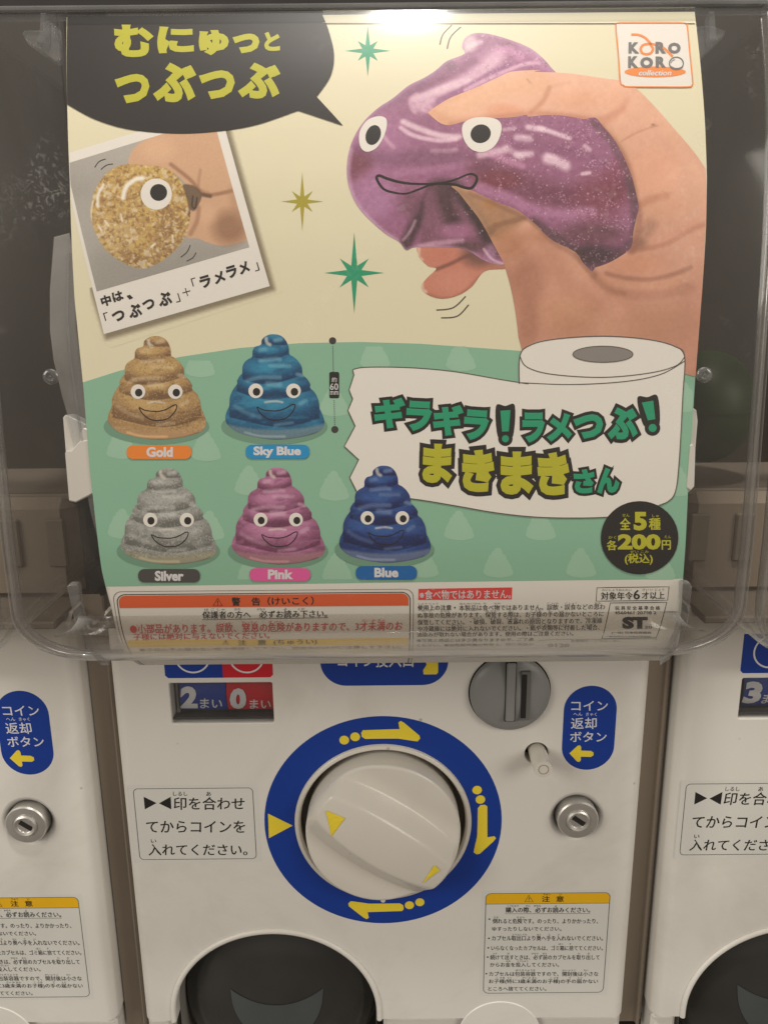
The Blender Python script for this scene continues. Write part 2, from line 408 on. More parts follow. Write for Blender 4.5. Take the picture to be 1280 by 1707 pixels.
def text(sf, geo, s, box, layer, bold=.0, pop=False, rot=0, grow=0, shear=0):
    """lettering fitted to a measured box (x0,y0,x1,y1) of the photograph, laid on the surface"""
    V, Fc = glyphs(s, bold if pop else 0, pop, shear); x0, y0, x1, y1 = box
    if not pop and bold > .004:        # heavier weight: the same glyph laid down again a hair to each side
        sh = [(-bold, 0), (bold, 0)] if bold < .011 else [(-bold, 0), (bold, 0), (0, -bold * .7), (0, bold * .7)]
        V = np.concatenate([V + np.array([[a, b, .1 * k]]) for k, (a, b) in enumerate(sh)]); n0 = len(V) // len(sh)
        Fc = [tuple(i + k * n0 for i in f) for k in range(len(sh)) for f in Fc]
    cx, cy = (x0 + x1) / 2, (y0 + y1) / 2
    q = np.array([(x0, cy), (x1, cy), (cx, y0), (cx, y1)], float) - (cx, cy); c, sn = math.cos(R(rot)), math.sin(R(rot))
    q = np.stack([q[:, 0] * c + q[:, 1] * sn, -q[:, 0] * sn + q[:, 1] * c], 1) + (cx, cy)
    Lp, Rp, Tp, Bp = sf.from_px(*q.T)
    V0 = glyphs(s, grow, pop, shear)[0] if grow else V      # fit by the thinner letters when this is an outline
    mn = V0[:, :2].min(0); mx = V0[:, :2].max(0)
    a = (V[:, 0] - mn[0]) / (mx[0] - mn[0]); b = (V[:, 1] - mn[1]) / (mx[1] - mn[1])
    C = (Lp + Rp) / 2 / 1.0; us = C + (a - .5)[:, None] * (Rp - Lp) + (b - .5)[:, None] * (Tp - Bp)
    P = sf.to3(us, layer * L0)
    if pop: P[:, 1] -= V[:, 2] * .0003
    else: P[:, 1] -= V[:, 2] * 4e-5
    geo.add(P, Fc)
def noise2(x, y, seed=0):
    x = np.asarray(x, float); y = np.asarray(y, float); xi = np.floor(x).astype(np.int64); yi = np.floor(y).astype(np.int64); fx = x - xi; fy = y - yi
    def h(a, b):
        v = (a * 374761393 + b * 668265263 + seed * 974711) & 0x7fffffff; v = ((v ^ (v >> 13)) * 1274126177) & 0x7fffffff
        return ((v ^ (v >> 16)) & 0xffff) / 65535.0
    u = fx * fx * (3 - 2 * fx); v = fy * fy * (3 - 2 * fy)
    return (h(xi, yi) * (1 - u) + h(xi + 1, yi) * u) * (1 - v) + (h(xi, yi + 1) * (1 - u) + h(xi + 1, yi + 1) * u) * v
class Paint:
    def __init__(s, X, Y, rgb): s.X = X; s.Y = Y; s.P = np.stack([X, Y], 1); s.C = np.tile(np.array(rgb, float), (len(X), 1))
    def mix(s, a, rgb): a = np.clip(a, 0, 1)[:, None]; s.C = s.C * (1 - a) + np.array(rgb, float) * a
    def blob(s, cx, cy, rx, ry, rgb, al=1, rot=0, soft=.6):
        c, n = math.cos(R(rot)), math.sin(R(rot)); dx = s.X - cx; dy = s.Y - cy
        d = np.hypot((dx * c - dy * n) / rx, (dx * n + dy * c) / ry); s.mix(al * np.clip((1 - d) / max(soft, .01), 0, 1), rgb)
    def stroke(s, pts, w, rgb, al=1, soft=.7):
        d = seg_dist(s.P, curve(pts, False, 5)); s.mix(al * np.clip((1 - d / w) / soft, 0, 1) ** 1.2, rgb)
    def poly(s, pts, rgb, al=1, soft=1.0):
        q = curve(pts, True, 4); k = inside(s.P, q); d = seg_dist(s.P, q, True) * np.where(k, 1, -1); s.mix(al * np.clip(d / soft + .5, 0, 1), rgb)
    def mottle(s, sc, amp, seed=0):
        n = noise2(s.X / sc, s.Y / sc, seed) + .5 * noise2(s.X / sc * 2.1, s.Y / sc * 2.1, seed + 1) - .75; s.C += (n * amp)[:, None]

# ------------------------------------------------------------------ materials of the machine
WHITE = mat('white_plastic', (.74, .72, .675), rough=.33, var=.02, scale=35, bump=.05, bscale=900, linear=True, grime=.24)
WHITE_SHADE = mat('rear_shell_shade', (.52, .485, .43), rough=.5, var=.05, scale=25, linear=True)  # darker beige copy of the white, side shade put into the colour
KNOBW = mat('knob_plastic', (.69, .655, .59), rough=.21, var=.02, scale=60, bump=.03, bscale=700, linear=True, grime=.12)
BLUE = mat('blue_film', (16, 58, 150), rough=.42, var=.05, scale=120)
YEL = mat('yellow_film', (238, 214, 60), rough=.45, var=.03, scale=200)
RED = mat('red_film', (205, 34, 48), rough=.42, var=.04, scale=120)
WINK = mat('white_ink', (222, 222, 226), rough=.5, var=.02)
BINK = mat('black_ink', (34, 31, 31), rough=.5, var=.05, scale=300)
GREY = mat('grey_plastic', (.255, .26, .255), rough=.36, var=.05, scale=60, bump=.06, bscale=1200, linear=True, grime=.15)
DARK = mat('dark_cavity', (.012, .011, .010), rough=.7, linear=True)
CHROME = mat('chromed_metal', (.78, .77, .74), rough=.42, metal=1, var=.08, scale=250, linear=True)
STICK = mat('sticker_film', (.70, .70, .66), rough=.3, var=.02, scale=90, linear=True)
SMOKE = mat('smoked_plastic', (.030, .030, .029), rough=.2, var=.6, scale=18, spec=.6, linear=True)
TAUPE = mat('hopper_plastic', (.27, .225, .18), rough=.6, var=.12, scale=18, linear=True)
TAUPE2 = mat('shelf_plastic', (.21, .175, .14), rough=.6, var=.12, scale=14, linear=True)
BACKM = mat('back_panel_plastic', (.032, .025, .018), rough=.6, var=.6, scale=7, linear=True)
CLEAR = clear('clear_container', haze=.007, lip=.80, rough=.085, tint=(.90, .885, .865), scr=.30, edge=.22)
CLIPC = clear('clear_clip', haze=.06, rough=.08, tint=(.86, .87, .88), edge=.5, fres=1.6)
SLEEVE = clear('clear_sleeve', haze=.13, rough=.12, tint=(.93, .94, .95), scr=.1)
EDGE = clear('acrylic_edge', haze=.10, rough=.05, tint=(.90, .90, .90), fres=2.3, scr=.2, edge=.12)

def bp(x, y): return tuple(BS.from_px([x], [y])[0])
HW = (bp(1072, 1300)[0] - bp(200, 1300)[0]) / 2
ZT, ZB = -.150, bp(250, 1702)[1]
KC = (bp(638.5, 1368)[0], (bp(638, 1191)[1] + bp(638, 1541)[1]) / 2)
KR = (bp(836, 1368)[0] - bp(441, 1368)[0]) / 2
wl = bp(280, 1137.5); wr = bp(459, 1206.5)
bc = bp(894, 1256); BR_ = (bp(916, 1256)[0] - bp(873, 1256)[0]) / 2
kc = bp(960, 1361); KRr = .0150
oc = bp(461, 1690); orx = (bp(629, 1690)[0] - bp(293, 1690)[0]) / 2; orz = bp(450, 1555)[1] - oc[1]
sc_ = bp(849, 1153); SR = (bp(916, 1153)[0] - bp(783, 1153)[0]) / 2
_mesh = {}
def cached(name, fn):
    """build a part once, later machines share its mesh data"""
    def run(parent):
        if name in _mesh:
            for nm, me, loc, par in _mesh[name]: pass
        return None
def sweep(mb, loop, prof, closed=True):
    """loop: (n,2) in x,z ; prof: (inset, depth) pairs; inset along the inward normal, depth towards +y"""
    p = np.asarray(loop, float)
    if poly_area(p) < 0: p = p[::-1]
    if closed: t = np.roll(p, -1, 0) - np.roll(p, 1, 0)
    else: t = np.gradient(p, axis=0)
    t /= np.linalg.norm(t, axis=1)[:, None]; nn = np.stack([-t[:, 1], t[:, 0]], 1)
    n = len(p); V = []
    for ins, dep in prof:
        q = p + nn * ins; V.append(np.stack([q[:, 0], np.full(n, dep), q[:, 1]], 1))
    Fc = []
    for j in range(len(prof) - 1):
        for i in range(n if closed else n - 1):
            k = (i + 1) % n; Fc.append((j * n + i, (j + 1) * n + i, (j + 1) * n + k, j * n + k))
    mb.add(np.concatenate(V), Fc)
def fillet(r, depth, n=5):
    return [(r * math.sin(a), r * (1 - math.cos(a))) for a in np.linspace(0, math.pi / 2, n)] + [(r, depth)]

# ---- front panel
def make_front_panel(parent):
    rc = .0065
    arch = [(oc[0] + orx * math.cos(a), oc[1] + orz * math.sin(a)) for a in np.linspace(0, math.pi, 49)]
    outline = [(-HW + rc, ZB), (-HW + rc, ZT), (HW - rc, ZT), (HW - rc, ZB), (oc[0] + orx, ZB)] + arch + [(oc[0] - orx, ZB)]
    win = rrect(wl[0], wr[1], wr[0], wl[1], .0016)
    holes = [ell(KC[0], KC[1], .0484, n=96), win, ell(bc[0], bc[1], BR_, n=40), ell(kc[0], kc[1], KRr, n=56)]
    V, Fc = cdt(outline, holes, .012)
    mb = MB(); P = np.stack([V[:, 0], np.zeros(len(V)), V[:, 1]], 1)
    Fc = [f[::-1] for f in Fc] if np.cross(P[Fc[0][1]] - P[Fc[0][0]], P[Fc[0][2]] - P[Fc[0][0]])[1] > 0 else Fc
    mb.add(P, Fc)
    sweep(mb, win, fillet(.0006, .012)); sweep(mb, holes[2], fillet(.0006, .02))
    # soft conical dish round the lock
    lathe(mb, [(KRr, 0), (KRr - .0012, -.0003), (KRr - .0028, -.0016), (.0112, -.0036), (.0112, -.012)], (kc[0], 0, kc[1]), 56)
    # rounded long edges and sides
    for s in (-1, 1):
        x = s * (HW - rc); prof = [(x, 0)] + [(x + s * rc * math.sin(a), rc * (1 - math.cos(a))) for a in np.linspace(.12, math.pi / 2, 11)] + [(s * HW, .018), (s * (HW - .0015), .0185), (s * (HW - .0015), .0195)]
        zs = np.linspace(ZB, ZT, 9); V = [(a, b, z) for a, b in prof for z in zs]; nz = len(zs); Fc = []
        for i in range(len(prof) - 1):
            for j in range(nz - 1):
                q = (i * nz + j, i * nz + j + 1, (i + 1) * nz + j + 1, (i + 1) * nz + j); Fc.append(q if s > 0 else q[::-1])
        mb.add(V, [f[::-1] for f in Fc])
    # bottom edge faces + top ledge
    for x0, x1 in ((-HW + rc, oc[0] - orx), (oc[0] + orx, HW - rc)):
        mb.add([(x0, .0, ZB), (x1, 0, ZB), (x1, .018, ZB), (x0, .018, ZB)], [(0, 3, 2, 1)])
    mb.add([(-HW, 0, ZT), (HW, 0, ZT), (HW, .004, ZT + .004), (-HW, .004, ZT + .004), (HW, .02, ZT + .004), (-HW, .02, ZT + .004)], [(0, 1, 2, 3), (3, 2, 4, 5)])
    o = mb.build('front_panel', WHITE, parent, smooth=True, angle=38)
    # raised lip of the outlet arch
    lb = MB(); n = len(arch)
    path = [(oc[0] + orx, ZB)] + arch + [(oc[0] - orx, ZB)]
    sweep(lb, path, [(-.0028, -.0001), (-.0026, -.0008), (-.0018, -.0014), (-.0006, -.0014), (.0002, -.0008), (.0004, .0), (.0004, .014)], closed=False)
    lb.build('outlet_rim', WHITE, parent, smooth=True, angle=50)
def make_shell(parent):
    mb = MB(); w_ = HW + .0006
    for s in (-1, 1):
        V = []; prof = [(s * (w_ - .002), .0195), (s * (w_ - .0004), .0200), (s * w_, .0212), (s * w_, .027), (s * (w_ - .0012), .0285), (s * (w_ - .0012), .26)]
        for a, b in prof: V += [(a, b, -.42), (a, b, ZT + .003)]
        mb = MB(); mb.add(V, [((2 * i, 2 * i + 1, 2 * i + 3, 2 * i + 2) if s < 0 else (2 * i, 2 * i + 2, 2 * i + 3, 2 * i + 1)) for i in range(len(prof) - 1)])
        mb.build('rear_shell', WHITE_SHADE, parent, smooth=True, angle=40)
    # strip added to catch light in the dark gap between machines, with a raised bead
    x0 = HW + .0009; x1 = PITCHX - HW - .0009; mb = MB()
    pr = [(x0, .026), (x0, .0135), (x1 - .0045, .0135), (x1 - .0040, .0115), (x1 - .0030, .0108), (x1 - .0020, .0115), (x1 - .0016, .0150), (x1, .0150)]
    V = []; 
    for a, b in pr: V += [(a, b, -.42), (a, b, ZT + .01)]
    mb.add(V, [(2 * i, 2 * i + 2, 2 * i + 3, 2 * i + 1) for i in range(len(pr) - 1)]); mb.build('gap_filler', mat('gap_filler_plastic', (.22, .18, .14), rough=.5, var=.08, scale=30, linear=True), parent, smooth=True, angle=40)
    # lower housing under the panel, a little set back
    mb = MB()
    for x0, x1 in ((-HW + .001, oc[0] - orx - .0035), (oc[0] + orx + .0035, HW - .001)):
        mb = MB(); rbox(mb, ((x0 + x1) / 2, .012, ZB - .052), (x1 - x0, .018, .100), .002)
        mb.build('lower_housing', WHITE, parent, smooth=True, angle=30)

# ---- knob
def make_knob(parent):
    cx, cz = KC
    mb = MB(); lathe(mb, [(.0485, -.0004), (.0483, .0010), (.0476, .0016), (.0462, .0016), (.0455, .0008), (.0453, -.001)], (cx, 0, cz), 96)
    mb.build('knob_collar', KNOBW, parent, smooth=True, angle=45)
    mb = MB(); lathe(mb, [(.0453, -.001), (.0453, -.010), (.030, -.011)], (cx, 0, cz), 96); mb.build('knob_recess', mat('recess_shade_plastic', (.20, .18, .15), rough=.5, var=.1, linear=True), parent, smooth=True, angle=45)  # shade of the recess put into its darker colour
    r0 = .0418; D0 = .0105
    nr, na = 90, 200; V = [(cx, 0, cz)]; ang = R(-35 + 0)
    def height(x, z):
        u = x * math.cos(ang) + z * math.sin(ang); t = -x * math.sin(ang) + z * math.cos(ang)
        r = np.hypot(x, z)
        a = .0110 * np.sqrt(np.clip(1 - (u / .046) ** 2, 0.02, 1)) + .0008
        t_ = t - .0005
        ws = np.where(t_ < 0, .0125, .0095)
        q = np.clip((a + ws - np.abs(t_)) / ws, 0, 1); q = q * q * (3 - 2 * q) if False else np.where(q > .86, 1 - (1 - q) ** 2 * 3.0, q * .9415 / .86)
        q = np.clip(q, 0, 1); s = np.clip(q / .12, 0, 1); q = q * (s * (2 - s) * .35 + .65)
        endf = np.clip((.0418 - r) / .0022, 0, 1) ** .5
        base = D0 + .0012 * (1 - (r / .0418) ** 2) - .0016 * np.exp(-((np.abs(t) - .024) / .008) ** 2)
        bar = (.0092 - .0030 * (u / .04) ** 2) * np.clip((.0422 - r) / .0035, 0, 1) ** .7 + .0006 * (1 - (t / .012) ** 2)
        h = base + np.clip(bar, 0, 1) * q
        edge = np.clip((.0418 - r) / .0018, 0, 1); return h * (.86 + .14 * np.sqrt(1 - (1 - edge) ** 2))
    rr = np.concatenate([np.linspace(0, .0395, nr - 12)[1:], np.linspace(.0396, .0418, 13)]); V = [(0, 0)]
    for r in rr:
        for i in range(na): a = 2 * math.pi * i / na; V.append((r * math.cos(a), r * math.sin(a)))
    V = np.array(V); h = height(V[:, 0], V[:, 1]); P = np.stack([V[:, 0] + cx, -h, V[:, 1] + cz], 1)
    Fc = [(0, 1 + i, 1 + (i + 1) % na) for i in range(na)]
    for j in range(len(rr) - 1):
        b = 1 + j * na; Fc += [(b + i, b + na + i, b + na + (i + 1) % na, b + (i + 1) % na) for i in range(na)]
    b = 1 + (len(rr) - 1) * na; skirt = P[b:].copy(); skirt[:, 1] = .009; n0 = len(P); P = np.concatenate([P, skirt])
    Fc += [(b + i, n0 + i, n0 + (i + 1) % na, b + (i + 1) % na) for i in range(na)]
    kn = obj('turning_knob', P, Fc, KNOBW, parent, smooth=True, angle=60)
    # yellow marks on the flank of the grip
    for tri in ([(543, 1351), (575, 1364), (552.5, 1396)], [(724, 1442), (733, 1451), (704, 1473)]):
        tri = np.array(tri, float)
        V2, F2 = cdt(tri, (), 3.0)
        # find the point of the knob surface on each measured ray
        d = rays(V2[:, 0], V2[:, 1]); lo = np.full(len(d), .3); hi = np.full(len(d), .46)
        t = np.linspace(.33, .44, 900); best = np.full(len(d), .44)
        for tt in t[::-1]:
            Q = CP + d * tt; ins = -Q[:, 1] <= height(Q[:, 0] - XM - cx, Q[:, 2] - cz) + .0002
            ok = np.hypot(Q[:, 0] - XM - cx, Q[:, 2] - cz) < .0422
            best = np.where(ins & ok, tt, best)
        Q = CP + d * (best - .0004)[:, None]; Q[:, 0] -= XM
        if np.cross(Q[F2[0][1]] - Q[F2[0][0]], Q[F2[0][2]] - Q[F2[0][0]])[1] > 0: F2 = [f[::-1] for f in F2]
        obj('triangle_mark', Q, F2, YEL, kn)
    # blue dial with its marks
    dial = shape(BS, 'dial_ring', ell(KC[0], KC[1], KR, n=120), BLUE, 2, parent, px=False, sp=.02, holes=[ell(KC[0], KC[1], .0486, n=96)])
    up = BS.from_px(*np.array([(605, 1217), (666, 1215), (664, 1204), (668, 1201.5), (674, 1205), (699, 1226), (700, 1231), (696, 1235.5), (690, 1235), (664, 1231), (645, 1231), (609, 1231.5), (603, 1228), (602, 1221)], float).T)
    dots = BS.from_px(*np.array([(573.8, 1233.5), (592, 1228)], float).T)
    for k, a in enumerate((0, -math.pi / 2, math.pi)):
        c, s = math.cos(a), math.sin(a); rot = lambda p: np.stack([(p[:, 0] - KC[0]) * c - (p[:, 1] - KC[1]) * s + KC[0], (p[:, 0] - KC[0]) * s + (p[:, 1] - KC[1]) * c + KC[1]], 1)
        q = rot(up)
        shape(BS, 'arrow_mark', q, YEL, 4, dial, px=False, sp=.03)
        for d_ in rot(dots): shape(BS, 'dot_mark', ell(d_[0], d_[1], .0026, n=24), YEL, 4, dial, px=False)
    shape(BS, 'triangle_mark', [(447, 1356), (448.5, 1397), (488, 1376)], YEL, 4, dial)
    nb = bp(638.5, 1501); shape(BS, 'notch_mark', ell(nb[0], nb[1], .0013, n=16), KNOBW, 5, dial, px=False)

# ---- coin slot
def make_coin_slot(parent):
    c = (sc_[0], 0, sc_[1]); mb = MB()
    ro = SR
    lathe(mb, [(ro, -.0005), (ro, .0022), (ro - .0008, .0034), (ro - .0035, .0045), (ro * .6, .0062), (ro * .3, .0070), (.00001, .0073)], c, 80)
    o = mb.build('coin_slot', GREY, parent, smooth=True, angle=60)
    gb = MB(); lathe(gb, [(ro + .0007, .0001), (ro + .0006, .0004), (ro, .0003)], c, 64); gb.build('shadow_gap', DARK, o)
    x1, zt = bp(841, 1095); x2, zb = bp(853, 1190); xs1, zs1 = bp(863, 1112); xs2, zs2 = bp(874, 1188)
    mb = MB(); rbox(mb, ((x1 + x2) / 2, -.0064, (zt + zb) / 2), (x2 - x1 + .0008, .0024, zt - zb + .0008), .0003); mb.build('guide_groove', DARK, o)
    mb = MB(); rbox(mb, ((x1 + x2) / 2, -.0068, (zt + zb) / 2), (x2 - x1, .0032, zt - zb), .0006); mb.build('coin_guide', GREY, o)
    mb = MB(); rbox(mb, ((xs1 + xs2) / 2 + .0009, -.0061, (zs1 + zs2) / 2), (xs2 - xs1 + .0006, .0024, zs1 - zs2 + .001), .0002); mb.build('slot_bevel', mat('grey_shade', (.14, .14, .135), rough=.5, linear=True), o)
    mb = MB(); rbox(mb, ((xs1 + xs2) / 2, -.0064, (zs1 + zs2) / 2), ((xs2 - xs1) * .62, .0024, zs1 - zs2 - .0015), .0002); mb.build('slot_opening', DARK, o)

# ---- coin counter
class Drum(Surf): pass
def make_counter(parent, blue_digit, red_digit, second=True):
    x0, x1 = wl[0], wr[0]; zm = (wl[1] + wr[1]) / 2
    mb = MB(); mb.add([(x0 - .002, .0122, wr[1] - .002), (x1 + .002, .0122, wr[1] - .002), (x1 + .002, .0122, wl[1] + .002), (x0 - .002, .0122, wl[1] + .002)], [(0, 1, 2, 3)])
    fr = mb.build('counter_window', DARK, parent)
    rd = .020; zb_ = bp(370, 1192)[1]; zc = zb_ + .0086; yc = .0246
    xm = bp(374.5, 1165)[0]; xl = bp(296, 1165)[0]; xr = bp(455, 1165)[0]
    off = XM if parent.location.x == XM or True else 0
    a = np.linspace(-.455, .455, 30)
    for (xa, xb, mt, dg) in ((xl, xm - .0002, BLUE, blue_digit), (xm + .0002, xr, RED, red_digit)):
        V = []; 
        for t in a: V += [(xa, yc - rd * math.cos(t), zc + rd * math.sin(t)), (xb, yc - rd * math.cos(t), zc + rd * math.sin(t))]
        dr = obj('number_drum', V, [(2 * i, 2 * i + 1, 2 * i + 3, 2 * i + 2) for i in range(len(a) - 1)], mt, fr, smooth=True)
        sf = Surf([(yc - rd * math.cos(t), zc + rd * math.sin(t)) for t in np.linspace(-.9, .9, 40)], XM)
        g = MB(); 
        if mt is BLUE: text(sf, g, dg, (301, 1146, 330, 1181), 12, .055, True); text(sf, g, 'まい', (334, 1164.5, 371, 1180.5), 8, .018)
        else: text(sf, g, dg, (383.5, 1149, 411, 1182), 12, .055, True); text(sf, g, 'まい', (416.5, 1166, 452, 1181), 8, .018)
        g.build('lettering', WINK, dr)
    mb = MB(); rbox(mb, ((x0 + xl) / 2 + .0004, .0085, zm + .001), (.0014, .004, .020), .0004); mb.build('drum_flange', GREY, fr)
    mb = MB(); rbox(mb, ((x0 + x1) / 2, .0050, wr[1] + .0024), (x1 - x0 - .0004, .006, .0012), .0003); mb.build('window_sill', mat('dark_grey_plastic', (.05, .05, .05), rough=.35, linear=True), fr)
    mb = MB(); mb.add([(x0, .0016, wr[1]), (x1, .0016, wr[1]), (x1, .0016, wl[1]), (x0, .0016, wl[1])], [(0, 1, 2, 3)])
    mb.build('window_pane', clear('window_pane_plastic', haze=.03, rough=.05, tint=(.80, .80, .80), scr=.1), fr)
    # printed header above the window, with two coin rings
    hx0, hz0 = bp(276, 1130.5); hx1, _ = bp(455.5, 1129); ht = hz0 + .022
    hd = shape(BS, 'counter_header', [(hx0 + .0015, hz0), (xm, hz0), (xm, ht), (hx0, ht), (hx0, hz0 + .0015)], BLUE, 2, parent, px=False, sp=.02)
    h2 = shape(BS, 'red_half', [(xm, hz0), (hx1 - .0015, hz0), (hx1, hz0 + .0015), (hx1, ht), (xm, ht)], RED, 2, hd, px=False, sp=.02)
    for px_ in (321, 411):
        u, z = bp(px_, 1096); line(BS, 'coin_ring', ell(u, z + .0004, .0088, n=48), 4.0, WINK, 4, hd, closed=True, px=False)

def make_button(parent):
    mb = MB(); lathe(mb, [(BR_ + .0004, -.010), (.0001, -.0105)], (bc[0], 0, bc[1]), 32)
    cav = mb.build('button_recess', DARK, parent)
    rb = .0048; c = (bc[0] + .0006, 0, bc[1] + .0002); mb = MB()
    lathe(mb, [(rb * .92, -.010), (rb, .003), (rb * 1.02, .0035), (rb * 1.02, .0148), (rb * .95, .0158), (.0028, .0158), (.0027, .0154), (.0024, .0154), (.0023, .0158), (.00001, .0158)], c, 48)
    mb.build('return_button', KNOBW, parent, smooth=True, angle=35)
    mb = MB(); lathe(mb, [(.00275, .01586), (.00235, .01586)], c, 40); mb.build('button_ring_mark', mat('grey_line', (150, 145, 140)), parent)
def make_lock(parent):
    c = (kc[0], 0, kc[1] + .0004); mb = MB()
    lathe(mb, [(.0112, -.010), (.0112, .0036), (.0106, .0044), (.0078, .0046), (.0070, .0046), (.0066, .0040), (.0064, .0040)], c, 72)
    lk = mb.build('key_lock', CHROME, parent, smooth=True, angle=30)
    mb = MB(); lathe(mb, [(.0064, .0040), (.0063, .0052), (.0055, .0057), (.0042, .0052), (.0040, .0046), (.00001, .0046)], c, 48)
    core = mb.build('lock_core', CHROME, lk, smooth=True, angle=30)
    a = R(-36); L_, w_ = .0040, .0014; cc = (c[0] + .0004, c[2])
    P = [(cc[0] + x * math.cos(a) - z * math.sin(a), -.00475, cc[1] + x * math.sin(a) + z * math.cos(a)) for x, z in ((-L_, -w_), (L_, -w_), (L_, w_), (-L_, w_))]
    obj('keyhole', P, [(0, 1, 2, 3)], DARK, lk)
def make_outlet(parent):
    mb = MB()   # shroud behind the opening
    path = [(oc[0] + orx, ZB - .07)] + [(oc[0] + orx * math.cos(a), oc[1] + orz * math.sin(a)) for a in np.linspace(0, math.pi, 41)] + [(oc[0] - orx, ZB - .07)]
    sweep(mb, path, [(.0006, .008), (.0015, .03), (.002, .09)], closed=False)
    mb.build('outlet_shroud', mat('shroud_plastic', (.30, .28, .25), rough=.4, var=.06, scale=30, linear=True), parent, smooth=True)
    P = [(x, .09, z) for x, z in path]; obj('outlet_back', P, [tuple(range(len(P)))], DARK, parent)
    # smoked flap, bulging like part of a ball
    V = []; Fc = []; nu, nv = 64, 40; rx, rz, dy = orx * .985, orz * 1.04, .020; zc = oc[1] - .004
    for j in range(nv + 1):
        ph = math.pi * j / nv
        for i in range(nu):
            th = 2 * math.pi * i / nu; r = math.sin(ph / 2)
            V.append((oc[0] + rx * r * math.cos(th), .0225 - dy * math.cos(ph / 2), zc + rz * r * math.sin(th)))
    for j in range(nv):
        for i in range(nu): Fc.append((j * nu + i, (j + 1) * nu + i, (j + 1) * nu + (i + 1) % nu, j * nu + (i + 1) % nu))
    fl = obj('outlet_flap', V, Fc, SMOKE, parent, smooth=True)
    mb = MB()
    for r in (1.0,):
        pts = [(oc[0] + rx * r * math.cos(t), zc + rz * r * math.sin(t)) for t in np.linspace(0, 2 * math.pi, 72, endpoint=False)]
        sweep(mb, pts, [(-.0012, .024), (-.0012, .0215), (.0012, .0215), (.0012, .024)])
    mb.build('flap_rim', mat('flap_rim_plastic', (.03, .032, .033), rough=.25, linear=True), fl, smooth=True, angle=40)
    V = []; Fc = []; nu, nv = 60, 14      # paler crescent put on the lower flap as the tray's reflection
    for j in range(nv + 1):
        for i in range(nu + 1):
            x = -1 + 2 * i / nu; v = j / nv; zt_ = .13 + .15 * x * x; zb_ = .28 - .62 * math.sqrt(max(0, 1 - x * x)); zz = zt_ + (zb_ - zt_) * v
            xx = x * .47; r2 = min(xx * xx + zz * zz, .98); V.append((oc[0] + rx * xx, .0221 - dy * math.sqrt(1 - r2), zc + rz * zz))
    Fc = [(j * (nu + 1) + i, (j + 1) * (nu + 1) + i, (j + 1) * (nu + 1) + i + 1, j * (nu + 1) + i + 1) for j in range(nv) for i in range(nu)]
    obj('flap_reflection', V, Fc, mat('flap_reflection_tone', (.062, .072, .073), rough=.3, var=.3, scale=30, linear=True), fl, smooth=True)
    # tray below, catching the light
    mb = MB(); rbox(mb, (oc[0], -.004, oc[1] - .052), (orx * 1.5, .03, .012), .004); mb.build('outlet_tray', mat('tray_plastic', (.25, .27, .28), rough=.2, linear=True), parent, smooth=True, angle=35)
    e = bp(832, 1725); mb = MB(); lathe(mb, [(.0245, -.0002), (.0240, .0004), (.0225, .0005), (.00001, .0006)], (e[0], 0, e[1]), 64)
    mb.build('round_cap', WHITE, parent, smooth=True, angle=40)

def rect_from_px(tl, br):
    a = bp(*tl); b = bp(*br); return a[0], b[1], b[0], a[1]
def make_instruction(parent):
    x0, _ = bp(228, 1372); x1, _ = bp(424.5, 1372); _, z1 = bp(325, 1314); _, z0 = bp(325, 1432)
    st = shape(BS, 'instruction_sticker', rrect(x0 - .0028, z0 - .0022, x1 + .0028, z1 + .0022, .0006), STICK, 1, parent, px=False, sp=.02)
    g = MB(); line(BS, '', rrect(x0, z0, x1, z1, .0024), 1.5, BINK, 3, st, closed=True, px=False, geo=g)
    g.build('border_line', mat('thin_ink', (90, 88, 84)), st)
    for t in ([(240, 1328), (242, 1349), (261.5, 1338.5)], [(285, 1328), (286, 1349), (265.5, 1339)]): shape(BS, 'triangle_mark', t, BINK, 3, st)
    g = MB()
    text(BS, g, '印を合わせ', (290, 1328.5, 408, 1350), 3, .012)
    text(BS, g, 'てからコインを', (244, 1368, 409, 1388), 3, .012)
    text(BS, g, '入れてください。', (248, 1407, 413, 1426), 3, .012)
    text(BS, g, 'しるし', (289, 1319.5, 313, 1326.5), 3, .01); text(BS, g, 'あ', (344, 1319.5, 352, 1327), 3, .01); text(BS, g, 'い', (252, 1399, 261, 1405), 3, .01)
    g.build('lettering', BINK, st)
